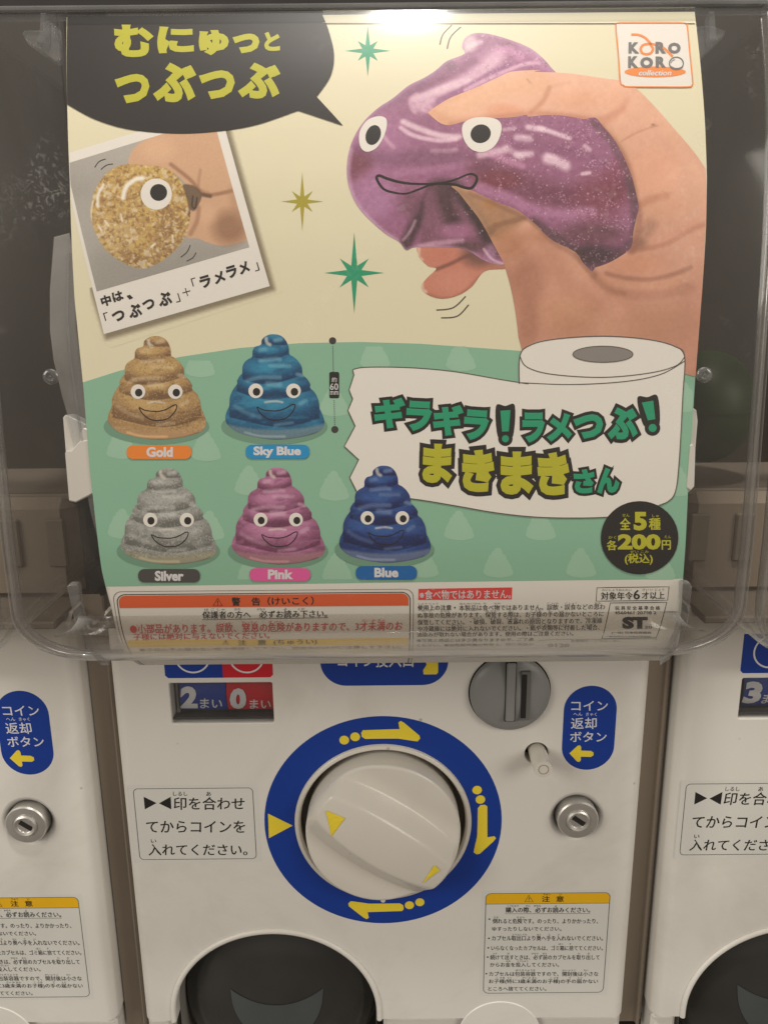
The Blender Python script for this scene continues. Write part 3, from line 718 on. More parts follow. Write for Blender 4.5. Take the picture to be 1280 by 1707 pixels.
def make_caution(parent):
    x0, _ = bp(807.5, 1572); x1, _ = bp(1010.5, 1572); _, z1 = bp(915, 1488.5); _, z0 = bp(905, 1654.5)
    st = shape(BS, 'caution_sticker', rrect(x0 - .0024, z0 - .002, x1 + .0024, z1 + .002, .0006), STICK, 1, parent, px=False, sp=.02)
    _, zh = bp(915, 1506)
    q = rrect(x0, z0, x1, z1, .003); top = [p for p in q if p[1] > zh]; 
    top = [(x1, zh)] + [tuple(p) for p in top] + [(x0, zh)]
    shape(BS, 'header_band', top, mat('amber_film', (236, 184, 30), rough=.4, var=.03, scale=150), 2, st, px=False, sp=.03)
    g = MB(); line(BS, '', q, 1.4, BINK, 4, st, closed=True, px=False, geo=g); line(BS, '', [(x0, zh), (x1, zh)], 1.2, BINK, 4, st, px=False, geo=g)
    line(BS, '', [(842, 1523), (983, 1522.5)], 1.0, BINK, 4, st, geo=g)
    g.build('border_line', mat('thin_ink', (90, 88, 84)), st)
    g = MB()
    def T(s, a, b, c, d, bold=.008): text(BS, g, s, (790 + a / 4.923, 1470 + b / 4.923, 790 + c / 4.923, 1470 + d / 4.923), 4, bold)
    line(BS, '', [(881, 1492), (888, 1503), (874.5, 1503)], 1.5, BINK, 4, st, closed=True, geo=g); line(BS, '', [(881.2, 1495.5), (881.2, 1499.5)], 1.5, BINK, 4, st, geo=g); line(BS, '', [(881.2, 1500.7), (881.2, 1502)], 1.5, BINK, 4, st, geo=g)
    T('注', 555, 115, 620, 163, .02); T('意', 672, 115, 735, 163, .02)
    T('ちゅう', 568, 95, 622, 110); T('い', 697, 95, 716, 110)
    T('購入の際、必ずお読みください。', 258, 207, 950, 252, .014)
    T('こうにゅう', 272, 188, 362, 203); T('さい', 422, 188, 458, 203); T('かなら', 490, 188, 545, 203); T('よ', 660, 190, 678, 205)
    for a, s, b, c, d in (((125, 305), '倒れると危険です。のったり、よりかかったり、', (152, 1015), 300, 342), (None, 'ゆすったりしないでください。', (148, 715), 368, 402),
                    ((121, 462), 'カプセル取出口より奥へ手を入れないでください。', (145, 1055), 440, 482), ((116, 540), 'いらなくなったカプセルは、ゴミ箱に捨ててください。', (140, 1055), 522, 562),
                    ((111, 616), '続けて出すときは、必ず前のカプセルを取り出して', (132, 1028), 598, 638), (None, 'からお金を投入してください。', (130, 695), 660, 697),
                    ((100, 752), 'カプセルは包装容器ですので、開封後は小さな', (122, 1018), 735, 773), (None, 'お子様(特に3歳未満のお子様)の手の届かない', (120, 1015), 797, 837), (None, 'ところへ捨ててください。', (115, 592), 858, 893)):
        T(s, b[0], c, b[1], d)
        if a: u = bp(790 + a[0] / 4.923, 1470 + a[1] / 4.923); shape(BS, '', ell(u[0], u[1], .00052, n=12), BINK, 4, st, px=False, geo=g)
    for s, a, c, b in (('たお', 162, 200, 283), ('き けん', 350, 415, 283), ('とりだしぐち', 315, 432, 425), ('おく', 515, 545, 425), ('て', 606, 622, 425), ('い', 686, 702, 425), ('ばこ', 692, 730, 502), ('す', 780, 795, 502),
                       ('つづ', 150, 185, 580), ('だ', 272, 290, 580), ('かなら', 470, 525, 580), ('まえ', 562, 595, 580), ('と', 852, 868, 580), ('だ', 930, 948, 580), ('かね', 262, 298, 642), ('とうにゅう', 355, 440, 642),
                       ('ほうそうようき', 342, 500, 717), ('かいふうご', 722, 835, 717), ('ちい', 898, 932, 717), ('こ さま', 180, 250, 779), ('とく', 275, 305, 779), ('さい み まん', 395, 515, 779), ('こ さま', 622, 690, 779), ('て', 775, 792, 779), ('とど', 850, 888, 779)):
        T(s, a, b, c, b + 14, 0)
    g.build('lettering', BINK, st)
def make_return_sign(parent):
    c = bp(981.5, 1212.5); xa = bp(938, 1212)[0]; xb = bp(1025.5, 1212)[0]; zt = bp(981, 1143)[1]; zb = bp(981, 1283)[1]; r = (xb - xa) / 2
    pts = [(c[0] + r * math.cos(a), zt - r + r * math.sin(a)) for a in np.linspace(0, math.pi, 25)] + [(c[0] + r * math.cos(a), zb + r + r * math.sin(a)) for a in np.linspace(math.pi, 2 * math.pi, 25)]
    st = shape(BS, 'return_sign', pts, BLUE, 2, parent, px=False, sp=.02)
    g = MB(); text(BS, g, 'コイン', (951.5, 1168, 1012.5, 1184.5), 4, .012); text(BS, g, '返却', (951, 1196, 994, 1215), 4, .012); text(BS, g, 'ボタン', (949.5, 1219.5, 1010.5, 1236.5), 4, .012)
    text(BS, g, 'へん', (955, 1187.5, 970, 1193), 4, .008); text(BS, g, 'きゃく', (976, 1187.5, 994, 1193.5), 4, .008)
    g.build('lettering', WINK, st)
    shape(BS, 'arrow_mark', [(948.5, 1255.5), (962, 1243), (966, 1242), (968, 1245), (968, 1251), (984, 1251.5), (988.5, 1254), (988.5, 1259), (984, 1261.5), (967.5, 1261), (967.5, 1267), (965, 1270), (961, 1269)], YEL, 4, st, sp=.03)
def make_coin_sign(parent):
    xa = bp(534, 1105)[0]; xb = bp(747, 1105)[0]; zb = bp(640, 1142.5)[1]; r = .0135; h = .027
    pts = [(xb - r + r * math.cos(a), zb + r + r * math.sin(a)) for a in np.linspace(-math.pi / 2, math.pi / 2, 25)] + [(xa + r + r * math.cos(a), zb + r + r * math.sin(a)) for a in np.linspace(math.pi / 2, 3 * math.pi / 2, 25)]
    st = shape(BS, 'coin_sign', pts, BLUE, 2, parent, px=False, sp=.02)
    g = MB(); text(BS, g, 'コイン投入口', (563, 1086, 689, 1112.5), 4, .012); g.build('lettering', WINK, st)
    shape(BS, 'arrow_mark', [(706, 1124), (727, 1124), (730, 1121), (730, 1098), (738, 1097), (719, 1076), (698, 1092), (706, 1094), (711, 1108), (705, 1117)], YEL, 4, st, sp=.03)

# ---- clear capsule container
BW = .1485; BZB = -.1435; BRS = .009; BRB = .030; BZT = float(PS.from_px([640], [22])[0, 1]); BZT = float(PS.to3([(0, BZT)], 0)[0, 2])
def yfront(z):
    y = np.interp(z, PS.z, PS.y); yl = np.interp(-.085, PS.z, PS.y)
    return np.where(np.asarray(z) < -.085, yl + (np.asarray(z) + .085) * 0.0, y) - .0028
def container_rings(dy_in=0.0, thick=0.0):
    rc = .030 - thick; w_ = BW - thick; zb = BZB + thick; n1, nc, n2 = 26, 14, 1
    half = []   # right half from top down to bottom centre: (x,z,nx,nz,R)
    for z in np.linspace(BZT, zb + rc, n1): half.append((w_, z, 1, 0, BRS))
    for a in np.linspace(0, math.pi / 2, nc)[1:]:
        half.append((w_ - rc + rc * math.cos(a), zb + rc - rc * math.sin(a), math.cos(a), -math.sin(a), BRS + (BRB - BRS) * math.sin(a) ** 2))
    for x in np.linspace(w_ - rc, 0, 8)[1:]: half.append((x, zb, 0, -1, BRB))
    return half
def make_container(parent):
    half = container_rings(); mb = MB()
    full = half + [(-x, z, -nx, nz, r) for x, z, nx, nz, r in half[::-1][1:]]
    n = len(full); rings = []; K = 9
    z0s = None
    for k in range(K + 1):
        phi = (math.pi / 2) * k / K; V = []
        for x, z, nx, nz, r in full:
            ins = r * (1 - math.sin(phi)); zz = z - nz * ins; xx = x - nx * ins
            zr = z - nz * r
            V.append((xx, float(yfront(zr)) + r * (1 - math.cos(phi)), zz))
        rings.append(V)
    for yb in (-.03, .0, .06, .16): rings.append([(x, yb, z) for x, z, nx, nz, r in full])
    V = np.array([p for r_ in rings for p in r_]); Fc = []
    for k in range(len(rings) - 1):
        for i in range(n - 1): Fc.append((k * n + i, k * n + i + 1, (k + 1) * n + i + 1, (k + 1) * n + i))
    mb.add(V, [f[::-1] for f in Fc])
    # front face: rows between right and left loop points
    m_ = len(half); nx_ = 12; FV = []; 
    for i in range(m_):
        a = rings[0][i]; b = rings[0][n - 1 - i]
        for j in range(nx_ + 1): t = j / nx_; FV.append((a[0] * (1 - t) + b[0] * t, a[1], a[2]))
    FF = [(i * (nx_ + 1) + j, (i + 1) * (nx_ + 1) + j, (i + 1) * (nx_ + 1) + j + 1, i * (nx_ + 1) + j + 1) for i in range(m_ - 1) for j in range(nx_) if abs(FV[i*(nx_+1)][2]-FV[(i+1)*(nx_+1)][2]) > 1e-7]
    mb.add(FV, FF)
    import bmesh
    o = mb.build('clear_container', CLEAR, parent)
    bm = bmesh.new(); bm.from_mesh(o.data); bmesh.ops.remove_doubles(bm, verts=bm.verts, dist=1e-6); bmesh.ops.recalc_face_normals(bm, faces=bm.faces)
    bm.to_mesh(o.data); bm.free(); o.data.shade_smooth()
    # thick moulded edge that runs round the sides and the bottom
    eb = MB(); path = [(x, z) for x, z, *_ in full]
    sec = [(.0000, .0), (.0012, -.0010), (.0028, -.0006), (.0030, .0012), (.0016, .0022), (.0002, .0014)]
    T_ = 8; V = []
    cen = []
    for x, z, nx, nz, r in full:
        phi = R(62); ins = r * (1 - math.sin(phi)); cen.append((x - nx * ins, float(yfront(z - nz * r)) + r * (1 - math.cos(phi)), z - nz * ins, nx, nz))
    for x, y, z, nx, nz in cen:
        for t in range(T_):
            a = 2 * math.pi * t / T_; V.append((x - nx * (.0018 + .0013 * math.cos(a)), y + .0030 + .0035 * math.sin(a), z - nz * (.0018 + .0013 * math.cos(a))))
    Fc = [(i * T_ + t, i * T_ + (t + 1) % T_, (i + 1) * T_ + (t + 1) % T_, (i + 1) * T_ + t) for i in range(n - 1) for t in range(T_)]
    obj('container_edge', V, Fc, EDGE, o, smooth=True)
    # top rail of the door
    mb = MB(); yt = float(yfront(BZT)); rbox(mb, (0, yt + .004, BZT + .0012), (2 * BW - .002, .010, .0022), .0006); mb.build('top_rail', CLIPC, o, smooth=True, angle=30)
    mb = MB(); rbox(mb, (0, yt + .012, BZT + .014), (2 * BW - .002, .003, .020), .001); mb.build('lid_band', mat('lid_plastic', (.03, .028, .027), rough=.12, spec=.9, var=.3, scale=30, linear=True), o, smooth=True, angle=30)
    return o
def make_interior(parent):
    zt = -.092
    mb = MB(); rbox(mb, (0, .030, (ZT + zt) / 2 + .002), (2 * HW - .004, .016, zt - ZT + .002), .007); hp = mb.build('hopper_front', TAUPE, parent, smooth=True, angle=30)
    for x in (-.132, -.108, .106, .130):
        mb = MB(); rbox(mb, (x, .0212, -.114), (.010, .003, .026), .0008); mb.build('hopper_slot', mat('slot_plastic', (.20, .167, .132), rough=.6, var=.3, linear=True), hp)
    mb = MB(); rbox(mb, (0, .065, zt + .001), (2 * HW - .004, .075, .004), .001); mb.build('shelf', TAUPE2, parent)
    mb = MB(); rbox(mb, (0, .012, ZT + .003), (2 * HW - .004, .05, .004), .001); mb.build('container_floor', TAUPE2, parent)
    mb = MB(); rbox(mb, (0, .105, .03), (2 * HW - .002, .006, .26), .001); mb.build('back_panel', BACKM, parent)
    for x in (-HW + .001, HW - .001):
        mb = MB(); rbox(mb, (x, .062, .03), (.003, .09, .25), .001); mb.build('side_panel', BACKM, parent)

def machine(dx, label, digits, parts):
    root = empty('capsule_machine', (XM + dx, 0, 0), label, 'capsule machine', 'capsule machines in a row')
    if not _mesh:
        make_front_panel(root); make_shell(root); make_knob(root); make_coin_slot(root); make_counter(root, *digits); make_button(root); make_lock(root)
        make_outlet(root); make_instruction(root); make_caution(root); make_return_sign(root); make_coin_sign(root); make_container(root); make_interior(root)
        _mesh['proto'] = root
        return root
    def cp(o, par):
        c = o.copy(); COL.objects.link(c); c.parent = par
        for ch in list(o.children): cp(ch, c)
    for ch in list(_mesh['proto'].children):
        if ch.name.split('.')[0] in parts: cp(ch, root)
    if 'counter' in parts: make_counter(root, *digits)
    return root
mid = machine(0, 'white capsule machine in the middle, its poster behind the clear front', ('2', '0'), ())
lft = machine(-PITCHX, 'white capsule machine cut off at the left edge, key lock and blue sign showing', ('2', '0'),
        {'front_panel', 'gap_filler', 'rear_shell', 'key_lock', 'caution_sticker', 'return_sign', 'clear_container', 'hopper_front', 'shelf', 'container_floor', 'back_panel', 'lower_housing', 'round_cap'})
rgt = machine(PITCHX, 'white capsule machine at the right edge, coin counter reading 3', ('3', '0'),
        {'front_panel', 'outlet_rim', 'rear_shell', 'instruction_sticker', 'clear_container', 'hopper_front', 'shelf', 'container_floor', 'back_panel', 'lower_housing', 'outlet_shroud', 'outlet_back', 'outlet_flap', 'counter'})
# dark wall behind the machines
wm = MB(); rbox(wm, (0, .30, -.1), (2.4, .02, 1.6), .002); o = wm.build('wall', mat('dark_wall', (.05, .045, .04), rough=.8, linear=True)); o['kind'] = 'structure'
fm = MB(); rbox(fm, (0, 0, -.53), (2.4, 1.6, .02), .002); o = fm.build('floor', mat('floor_tile', (.12, .10, .085), rough=.5, linear=True)); o['kind'] = 'structure'

# ------------------------------------------------------------------ the poster behind the clear front
CREAM = (231, 225, 196); GREEN = (142, 190, 164); PAPER = mat('poster_paper', (.80, .775, .72), rough=.55, var=.02, scale=80, spec=.3, linear=True)
NAVYK = mat('print_black', (38, 34, 32), rough=.55, var=.06, scale=500, spec=.3)
LIME = mat('print_lime', (188, 186, 48), rough=.55, var=.03, scale=400, spec=.3)
TEAL = mat('print_teal', (40, 158, 118), rough=.55, var=.03, scale=400, spec=.3)
OLIVE = mat('print_olive', (172, 160, 48), rough=.55, var=.03)
OUTL = mat('print_line', (92, 84, 80), rough=.55)
MARK = mat('print_dark', (60, 54, 52), rough=.55)
hwp = .2345 * .977 / 2
pc = (PS.from_px([113], [300])[0, 0] + PS.from_px([1178], [300])[0, 0]) / 2
s_top = PS.from_px([640], [24])[0, 1]; s_bot = PS.s[0] + .0005
ly = [24, 180, 300, 500, 650, 780, 950, 1020, 1080]; lx = [112, 113, 117, 125, 140, 150, 170, 188, 205]
ry = [24, 100, 200, 300, 380, 480, 600, 800, 960, 1020, 1080]; rx_ = [1157.5, 1166, 1174, 1177.5, 1176, 1170, 1160, 1147, 1138, 1134, 1128]
ule = PS.from_px(lx, ly); ure = PS.from_px(rx_, ry)
ule = np.array(sorted(ule.tolist(), key=lambda p: p[1])); ure = np.array(sorted(ure.tolist(), key=lambda p: p[1]))
ss = np.linspace(s_bot, s_top, 60)
XL = lambda s_: np.interp(s_, ule[:, 1], ule[:, 0]); XR = lambda s_: np.interp(s_, ure[:, 1], ure[:, 0])
outl = [(XR(v), v) for v in ss] + [(XL(v), v) for v in ss[::-1]]
V, Fc = cdt(outl, (), .0016); P = PS.to3(V, 0)
if np.cross(P[Fc[0][1]] - P[Fc[0][0]], P[Fc[0][2]] - P[Fc[0][0]])[1] > 0: Fc = [f[::-1] for f in Fc]
POSTER = obj('poster', P, Fc, PAPER)
POSTER.data.shade_smooth()
so = POSTER.modifiers.new('thickness', 'SOLIDIFY'); so.thickness = .0003; so.offset = -1
tag(POSTER, 'printed paper poster with a hand squeezing a purple toy, behind the clear front', 'poster')
LX = lambda y: float(np.interp(y, [20, 180, 300, 500, 650, 780, 950, 1020, 1080], [113, 113, 118, 125, 140, 150, 170, 188, 205]))
def clipx(pts, px_dense=True):   # keep print on the paper
    us = PS.from_px(*np.asarray(pts, float).T); 
    if px_dense: us = np.concatenate([a + (b - a) * np.linspace(0, 1, 24, endpoint=False)[:, None] for a, b in zip(us, np.roll(us, -1, 0))])
    us[:, 1] = np.clip(us[:, 1], s_bot, s_top); us[:, 0] = np.clip(us[:, 0], XL(us[:, 1]), XR(us[:, 1]))
    k = np.concatenate([[True], np.hypot(*np.diff(us, axis=0).T) > 1e-5]); return us[k]
def pshape(name, pts, mt, layer, parent=None, sp=.0035, clip=False, **k):
    if clip: return shape(PS, name, clipx(pts), mt, layer, parent or POSTER, px=False, sp=sp, **k)
    return shape(PS, name, pts, mt, layer, parent or POSTER, sp=sp, **k)
creamm = mat('print_cream', CREAM, rough=.55, var=.015, scale=60, spec=.3)
pshape('cream_ground', [(60, 20), (1230, 20), (1230, 640), (1160, 628), (1100, 612), (1000, 598), (870, 585), (700, 573), (600, 570), (500, 572), (400, 580), (300, 595), (200, 618), (140, 637), (90, 652)], creamm, 1, clip=True)
greenm = mat('print_green', GREEN, rough=.55, var=.02, scale=60, spec=.3)
pshape('green_ground', [(90, 652), (140, 637), (200, 618), (300, 595), (400, 580), (500, 572), (600, 570), (700, 573), (870, 585), (1000, 598), (1100, 612), (1160, 628), (1230, 640), (1230, 963.5), (1140, 965), (660, 971), (170, 978), (90, 979)], greenm, 1, clip=True)
# pale swirl pattern
SW = [(-.02, 0), (.12, .015), (.22, .06), (.28, .13), (.29, .19), (.36, .21), (.46, .25), (.54, .31), (.56, .38), (.64, .42), (.71, .47), (.71, .51), (.80, .55), (.88, .63), (.90, .70), (.93, .73), (.98, .79), (1.0, .85), (.93, .91), (.75, .95), (.4, .985), (0, 1.0), (-.4, .975), (-.75, .93), (-.95, .86), (-1.0, .80), (-.97, .73), (-.92, .68), (-.91, .60), (-.85, .53), (-.76, .47), (-.76, .44), (-.70, .39), (-.66, .37), (-.65, .30), (-.58, .25), (-.46, .215), (-.45, .16), (-.40, .12), (-.28, .10), (-.26, .05), (-.15, .01)]
SW = np.array(SW)
pale = mat('print_pale_green', (160, 201, 177), rough=.55, spec=.3)
PAT = [(0, -.02), (.22, .05), (.3, .2), (.28, .27), (.5, .3), (.58, .42), (.5, .5), (.75, .55), (.82, .66), (.74, .75), (.95, .80), (1, .9), (.92, .99), (.6, 1.0), (-.6, 1.0), (-.92, .99), (-1, .9), (-.95, .8), (-.74, .75), (-.82, .66), (-.75, .55), (-.5, .5), (-.58, .42), (-.5, .3), (-.28, .27), (-.3, .18), (-.15, .1)]
for cx, cy in ((334, 606), (625, 592), (557, 671), (203, 742), (344, 746), (557, 812), (416, 803), (350, 878), (205, 875), (562, 948), (421, 950), (765, 878), (901, 878), (830, 940), (968, 940), (1100, 946), (1140, 664), (1130, 804), (706, 940), (768, 596), (286, 946)):
    q = np.array([(cx + 25 * a, cy - 27 + 50 * b) for a, b in curve(SW[::1], True, 2)])
    q[:, 1] = np.clip(q[:, 1], 0, 966)
    if cy < 620: q = q[q[:, 1] > (600 if cx < 400 else 577)]
    if cx < 300: q[:, 0] = np.maximum(q[:, 0], np.interp(q[:, 1], [650, 780, 950], [143, 152, 171]))
    if cx > 1100: q[:, 0] = np.minimum(q[:, 0], np.interp(q[:, 1], [600, 800, 960], [1158, 1146, 1138]))
    pshape('swirl_pattern', q, pale, 2, sp=.004)
# printed soft shadow of the tilted snapshot (part of the artwork) and snapshot
def snap_shadow(X, Y):
    k = inside(np.stack([X, Y], 1), [(100, 262), (374, 170), (384, 226), (456, 482), (178, 564), (112, 350)]); d = seg_dist(np.stack([X, Y], 1), [(100, 262), (374, 170), (384, 226), (456, 482), (178, 564), (112, 350)], True) * np.where(k, -1, 1)
    a = np.clip(.62 - d / 11, 0, .75)[:, None]; return np.array(CREAM) * (1 - a) + np.array((110, 98, 78)) * a
pshape('snapshot_shadow', [(364, 190), (394, 190), (402, 226), (472, 486), (186, 580), (152, 552), (150, 480), (380, 410)], None, 2, sp=.0009, colfn=snap_shadow)
snapm = mat('print_white', (236, 232, 226), rough=.5, var=.01, spec=.3)
SN = pshape('snapshot', [(116.2, 255), (240, 217), (366, 181), (377, 220), (450, 477), (174, 557), (119.2, 334)], snapm, 3, clip=False, label='tilted white-framed snapshot of a gold toy pinched by fingers')
def snap_paint(X, Y):
    p = Paint(X, Y, (172, 168, 162)); p.mottle(60, 14, 3); p.blob(230, 470, 140, 70, (150, 146, 141), .5)
    F = lambda x, y: (110 + x / 3.657, 215 + y / 3.657)
    # fingers
    sk = (214, 172, 140)
    p.poly([F(385, 215), F(400, 140), F(450, 90), F(600, 25), F(950, 0), F(1100, 640), F(1090, 680), F(960, 712), F(860, 690), F(800, 665), F(740, 660), F(730, 560), F(760, 400), F(700, 300), F(600, 240), F(460, 220)], sk, 1, 1.6)
    p.blob(*F(1000, 600), 40, 38, (150, 112, 88), .8); p.blob(*F(560, 120), 40, 28, (228, 186, 152), .7); p.blob(*F(860, 520), 22, 22, (226, 184, 152), .6)
    p.stroke([F(640, 215), F(760, 310), F(830, 390), F(900, 400), F(1040, 370)], 5, (150, 108, 82), .7); p.stroke([F(820, 250), F(810, 360), F(870, 390)], 4, (170, 128, 100), .5)
    p.stroke([F(830, 400), F(880, 410)], 5, (96, 74, 62), .8); p.stroke([F(760, 640), F(800, 560), F(810, 480)], 6, (160, 118, 92), .6)
    p.stroke([F(1020, 380), F(1060, 560)], 14, (176, 138, 110), .4)
    # ball
    ball = [F(385, 215), F(470, 220), F(600, 235), F(680, 290), F(740, 390), F(760, 500), F(740, 620), F(700, 700), F(620, 780), F(540, 830), F(470, 850), F(380, 830), F(270, 760), F(200, 670), F(160, 570), F(152, 480), F(180, 370), F(240, 280), F(310, 230)]
    p.poly(ball, (190, 156, 98), 1, 1.6)
    k = np.clip(inside(p.P, curve(ball, True, 4)), 0, 1)
    C0 = p.C.copy()
    p.blob(*F(300, 640), 50, 45, (206, 180, 140), .5); p.blob(*F(450, 820), 70, 30, (152, 120, 84), .7); p.blob(*F(640, 700), 40, 40, (160, 128, 96), .6); p.blob(*F(520, 250), 60, 20, (206, 170, 90), .6); p.blob(*F(640, 560), 30, 36, (158, 122, 84), .6)
    Xw = X * .82 + Y * .57 + 5 * noise2(X / 4, Y / 4, 90); Yw = Y * .82 - X * .57 + 5 * noise2(X / 4, Y / 4, 91); n = noise2(Xw / 3.4, Yw / 3.4, 5); n2 = noise2(Xw / 5, Yw / 5, 8); n3 = noise2(X / 1.6, Y / 1.6, 12)
    p.mix(np.clip((n - .62) * 6, 0, .6), (222, 190, 110)); p.mix(np.clip((.32 - n) * 5, 0, .55), (128, 92, 50)); p.mix(np.clip((n2 - .7) * 5, 0, .6), (232, 220, 200)); p.mix((n3 > .88) * .7, (244, 226, 150)); p.mix(np.clip((.25 - n2) * 4, 0, .5), (150, 108, 82))
    for a in (((350, 420), (370, 350), (430, 305), (470, 300)),): p.stroke([F(*q) for q in a], 6.0, (250, 246, 236), .95)
    p.stroke([F(196, 470), F(198, 400), F(230, 340)], 4, (246, 240, 228), .9); p.stroke([F(158, 600), F(155, 520), F(166, 440)], 2.5, (240, 232, 214), .8)
    for q in ((240, 560, 262, 590), (335, 520, 345, 560), (200, 590, 220, 620), (520, 720, 545, 700), (650, 650, 655, 690)): p.stroke([F(q[0], q[1]), F(q[2], q[3])], 2.6, (246, 238, 224), .8)
    p.stroke([F(740, 390), F(765, 450), F(755, 520)], 5, (90, 72, 58), .7)
    p.C = p.C * k[:, None] + C0 * (1 - k[:, None])
    p.poly([F(715, 340), F(790, 350), F(830, 400), F(805, 470), F(780, 500), F(750, 480), F(735, 410)], (112, 92, 74), .9, 2); p.stroke([F(775, 410), F(770, 470), F(790, 480), F(800, 420)], 2, (52, 44, 40), .8)
    p.mottle(1.2, 8, 4); return p.C
pic = pshape('toy_picture', [(117, 271.5), (274, 223), (356, 197.5), (363, 223), (416, 412), (162, 486), (118.6, 308)], None, 4, SN, sp=.00034, colfn=snap_paint)
F5 = lambda x, y: (110 + x / 3.657, 215 + y / 3.657)
pshape('eye', ell(*F5(553, 398), 26, 26, rot=.2), snapm, 5, SN); pshape('pupil', ell(*F5(567, 388), 14.2, 14), NAVYK, 6, SN)
g = MB()
for q in ([(178, 236), (205, 200), (245, 184)], [(216, 248), (250, 222), (290, 214)], [(702, 782), (740, 750), (760, 708)], [(738, 806), (775, 785), (795, 754)]): line(PS, 'motion_line', [F5(*a) for a in q], 1.3, MARK, 6, SN, smooth=True)
g = MB()
def T5(s, x0, y0, x1, y1, bold, rot=16.5, pop=True):
    a = F5(x0, y0); b = F5(x1, y1); text(PS, g, s, (a[0], a[1], b[0], b[1]), 5, bold, pop, rot)
for ch, cx, cy, w_, h_ in (('中', 247, 1046, 62, 66), ('は', 318, 1020, 66, 60), ('つ', 322, 1140, 78, 62), ('ぶ', 422, 1108, 82, 82), ('つ', 506, 1070, 74, 60), ('ぶ', 604, 1036, 84, 84),
                           ('ラ', 852, 930, 68, 74), ('メ', 936, 905, 70, 72), ('ラ', 1012, 870, 66, 74), ('メ', 1086, 846, 66, 74)):
    T5(ch, cx - w_ / 2, cy - h_ / 2, cx + w_ / 2, cy + h_ / 2, .045)
T5('「', 235, 1118, 262, 1168, .0, pop=False); T5('」', 668, 1003, 695, 1056, .0, pop=False); T5('「', 768, 908, 796, 958, 0, pop=False); T5('」', 1148, 815, 1176, 866, 0, pop=False)
line(PS, '', [F5(712, 1000), F5(760, 986)], 1.3, NAVYK, 5, SN, geo=g); line(PS, '', [F5(729, 970), F5(744, 1018)], 1.3, NAVYK, 5, SN, geo=g)
q = [F5(372, 1018), F5(392, 1010), F5(412, 1030), F5(390, 1040)]; shape(PS, '', q, NAVYK, 5, SN, geo=g)
g.build('lettering', NAVYK, SN)

# top margin of the sheet, folded back over the rail and catching the lamp
a_, b_ = PS.from_px([538, 1157.5], [40, 40]); t_ = PS.from_px([538, 1157.5], [27, 27]); xs = np.linspace(0, 1, 14)
lo_ = PS.to3(np.array([a_ + (b_ - a_) * v for v in xs]), 12 * L0); hi_ = PS.to3(np.array([t_[0] + (t_[1] - t_[0]) * v for v in xs]), 10 * L0); hi_[:, 1] += .0035
obj('top_fold', np.concatenate([lo_, hi_]), [(i, i + 1, 15 + i, 14 + i) for i in range(13)], snapm, POSTER)
# speech bubble
bub = [(113.3, 24.5), (535, 24.5), (548, 52), (557, 92), (551, 128), (528, 162), (572, 210), (497, 185), (430, 210), (370, 220), (300, 223.5), (220, 217), (160, 200), (113.3, 175)]
arc = lambda pts: [tuple(v) for v in curve(pts, False, 6)]
bub = arc([(537, 24.5), (548, 52), (557, 92), (551, 128), (528, 162)]) + [(572, 210)] + arc([(497, 185), (430, 208), (370, 219), (300, 223.5), (220, 217), (160, 200), (113.3, 175)]) + [(113.3, 24.5)]
BB = pshape('speech_bubble', bub, NAVYK, 7, clip=True)
g = MB()
for ch, x0, y0, x1, y1 in (('む', 191, 42, 257, 96), ('に', 263, 45, 324, 90), ('ゅ', 332, 51, 382, 93), ('っ', 388, 57, 433, 90), ('と', 441, 54, 467, 86),
                           ('つ', 192, 124, 250, 173), ('ぶ', 256, 105, 328, 171), ('つ', 332, 118, 392, 166), ('ぶ', 397, 105, 468, 165)): text(PS, g, ch, (x0, y0, x1, y1), 8.5, .06, True)
g.build('lettering', LIME, BB)
# sparkles
def star(cx, cy, rh, rv, mt, tilt=0):
    p = []
    for k in range(8):
        a = k * math.pi / 4; L_ = (rh if k % 4 == 0 else rv) if k % 2 == 0 else (rh + rv) / 2 * .58
        p.append((cx + L_ * math.cos(a), cy + L_ * math.sin(a)))
        b = a + math.pi / 8; r = min(rh, rv) * .26; p.append((cx + r * math.cos(b), cy + r * math.sin(b)))
    return pshape('sparkle', p, mt, 2, sp=.004)
star(613, 85, 38, 43, TEAL); star(504, 336, 35, 50, OLIVE); star(590.5, 455, 50, 68, TEAL)
def marks(strokes, w_=2.2):
    g = MB()
    for q in strokes: line(PS, '', q, w_, OUTL, 2, POSTER, smooth=True, geo=g)
    g.build('motion_line', OUTL, POSTER)
for q_ in ([(733, 75), (738, 58), (753, 42)], [(745, 82), (751, 62), (768, 45)], [(727, 517), (755, 513), (776, 494)], [(735, 530), (762, 527), (781, 508)]): marks([q_])

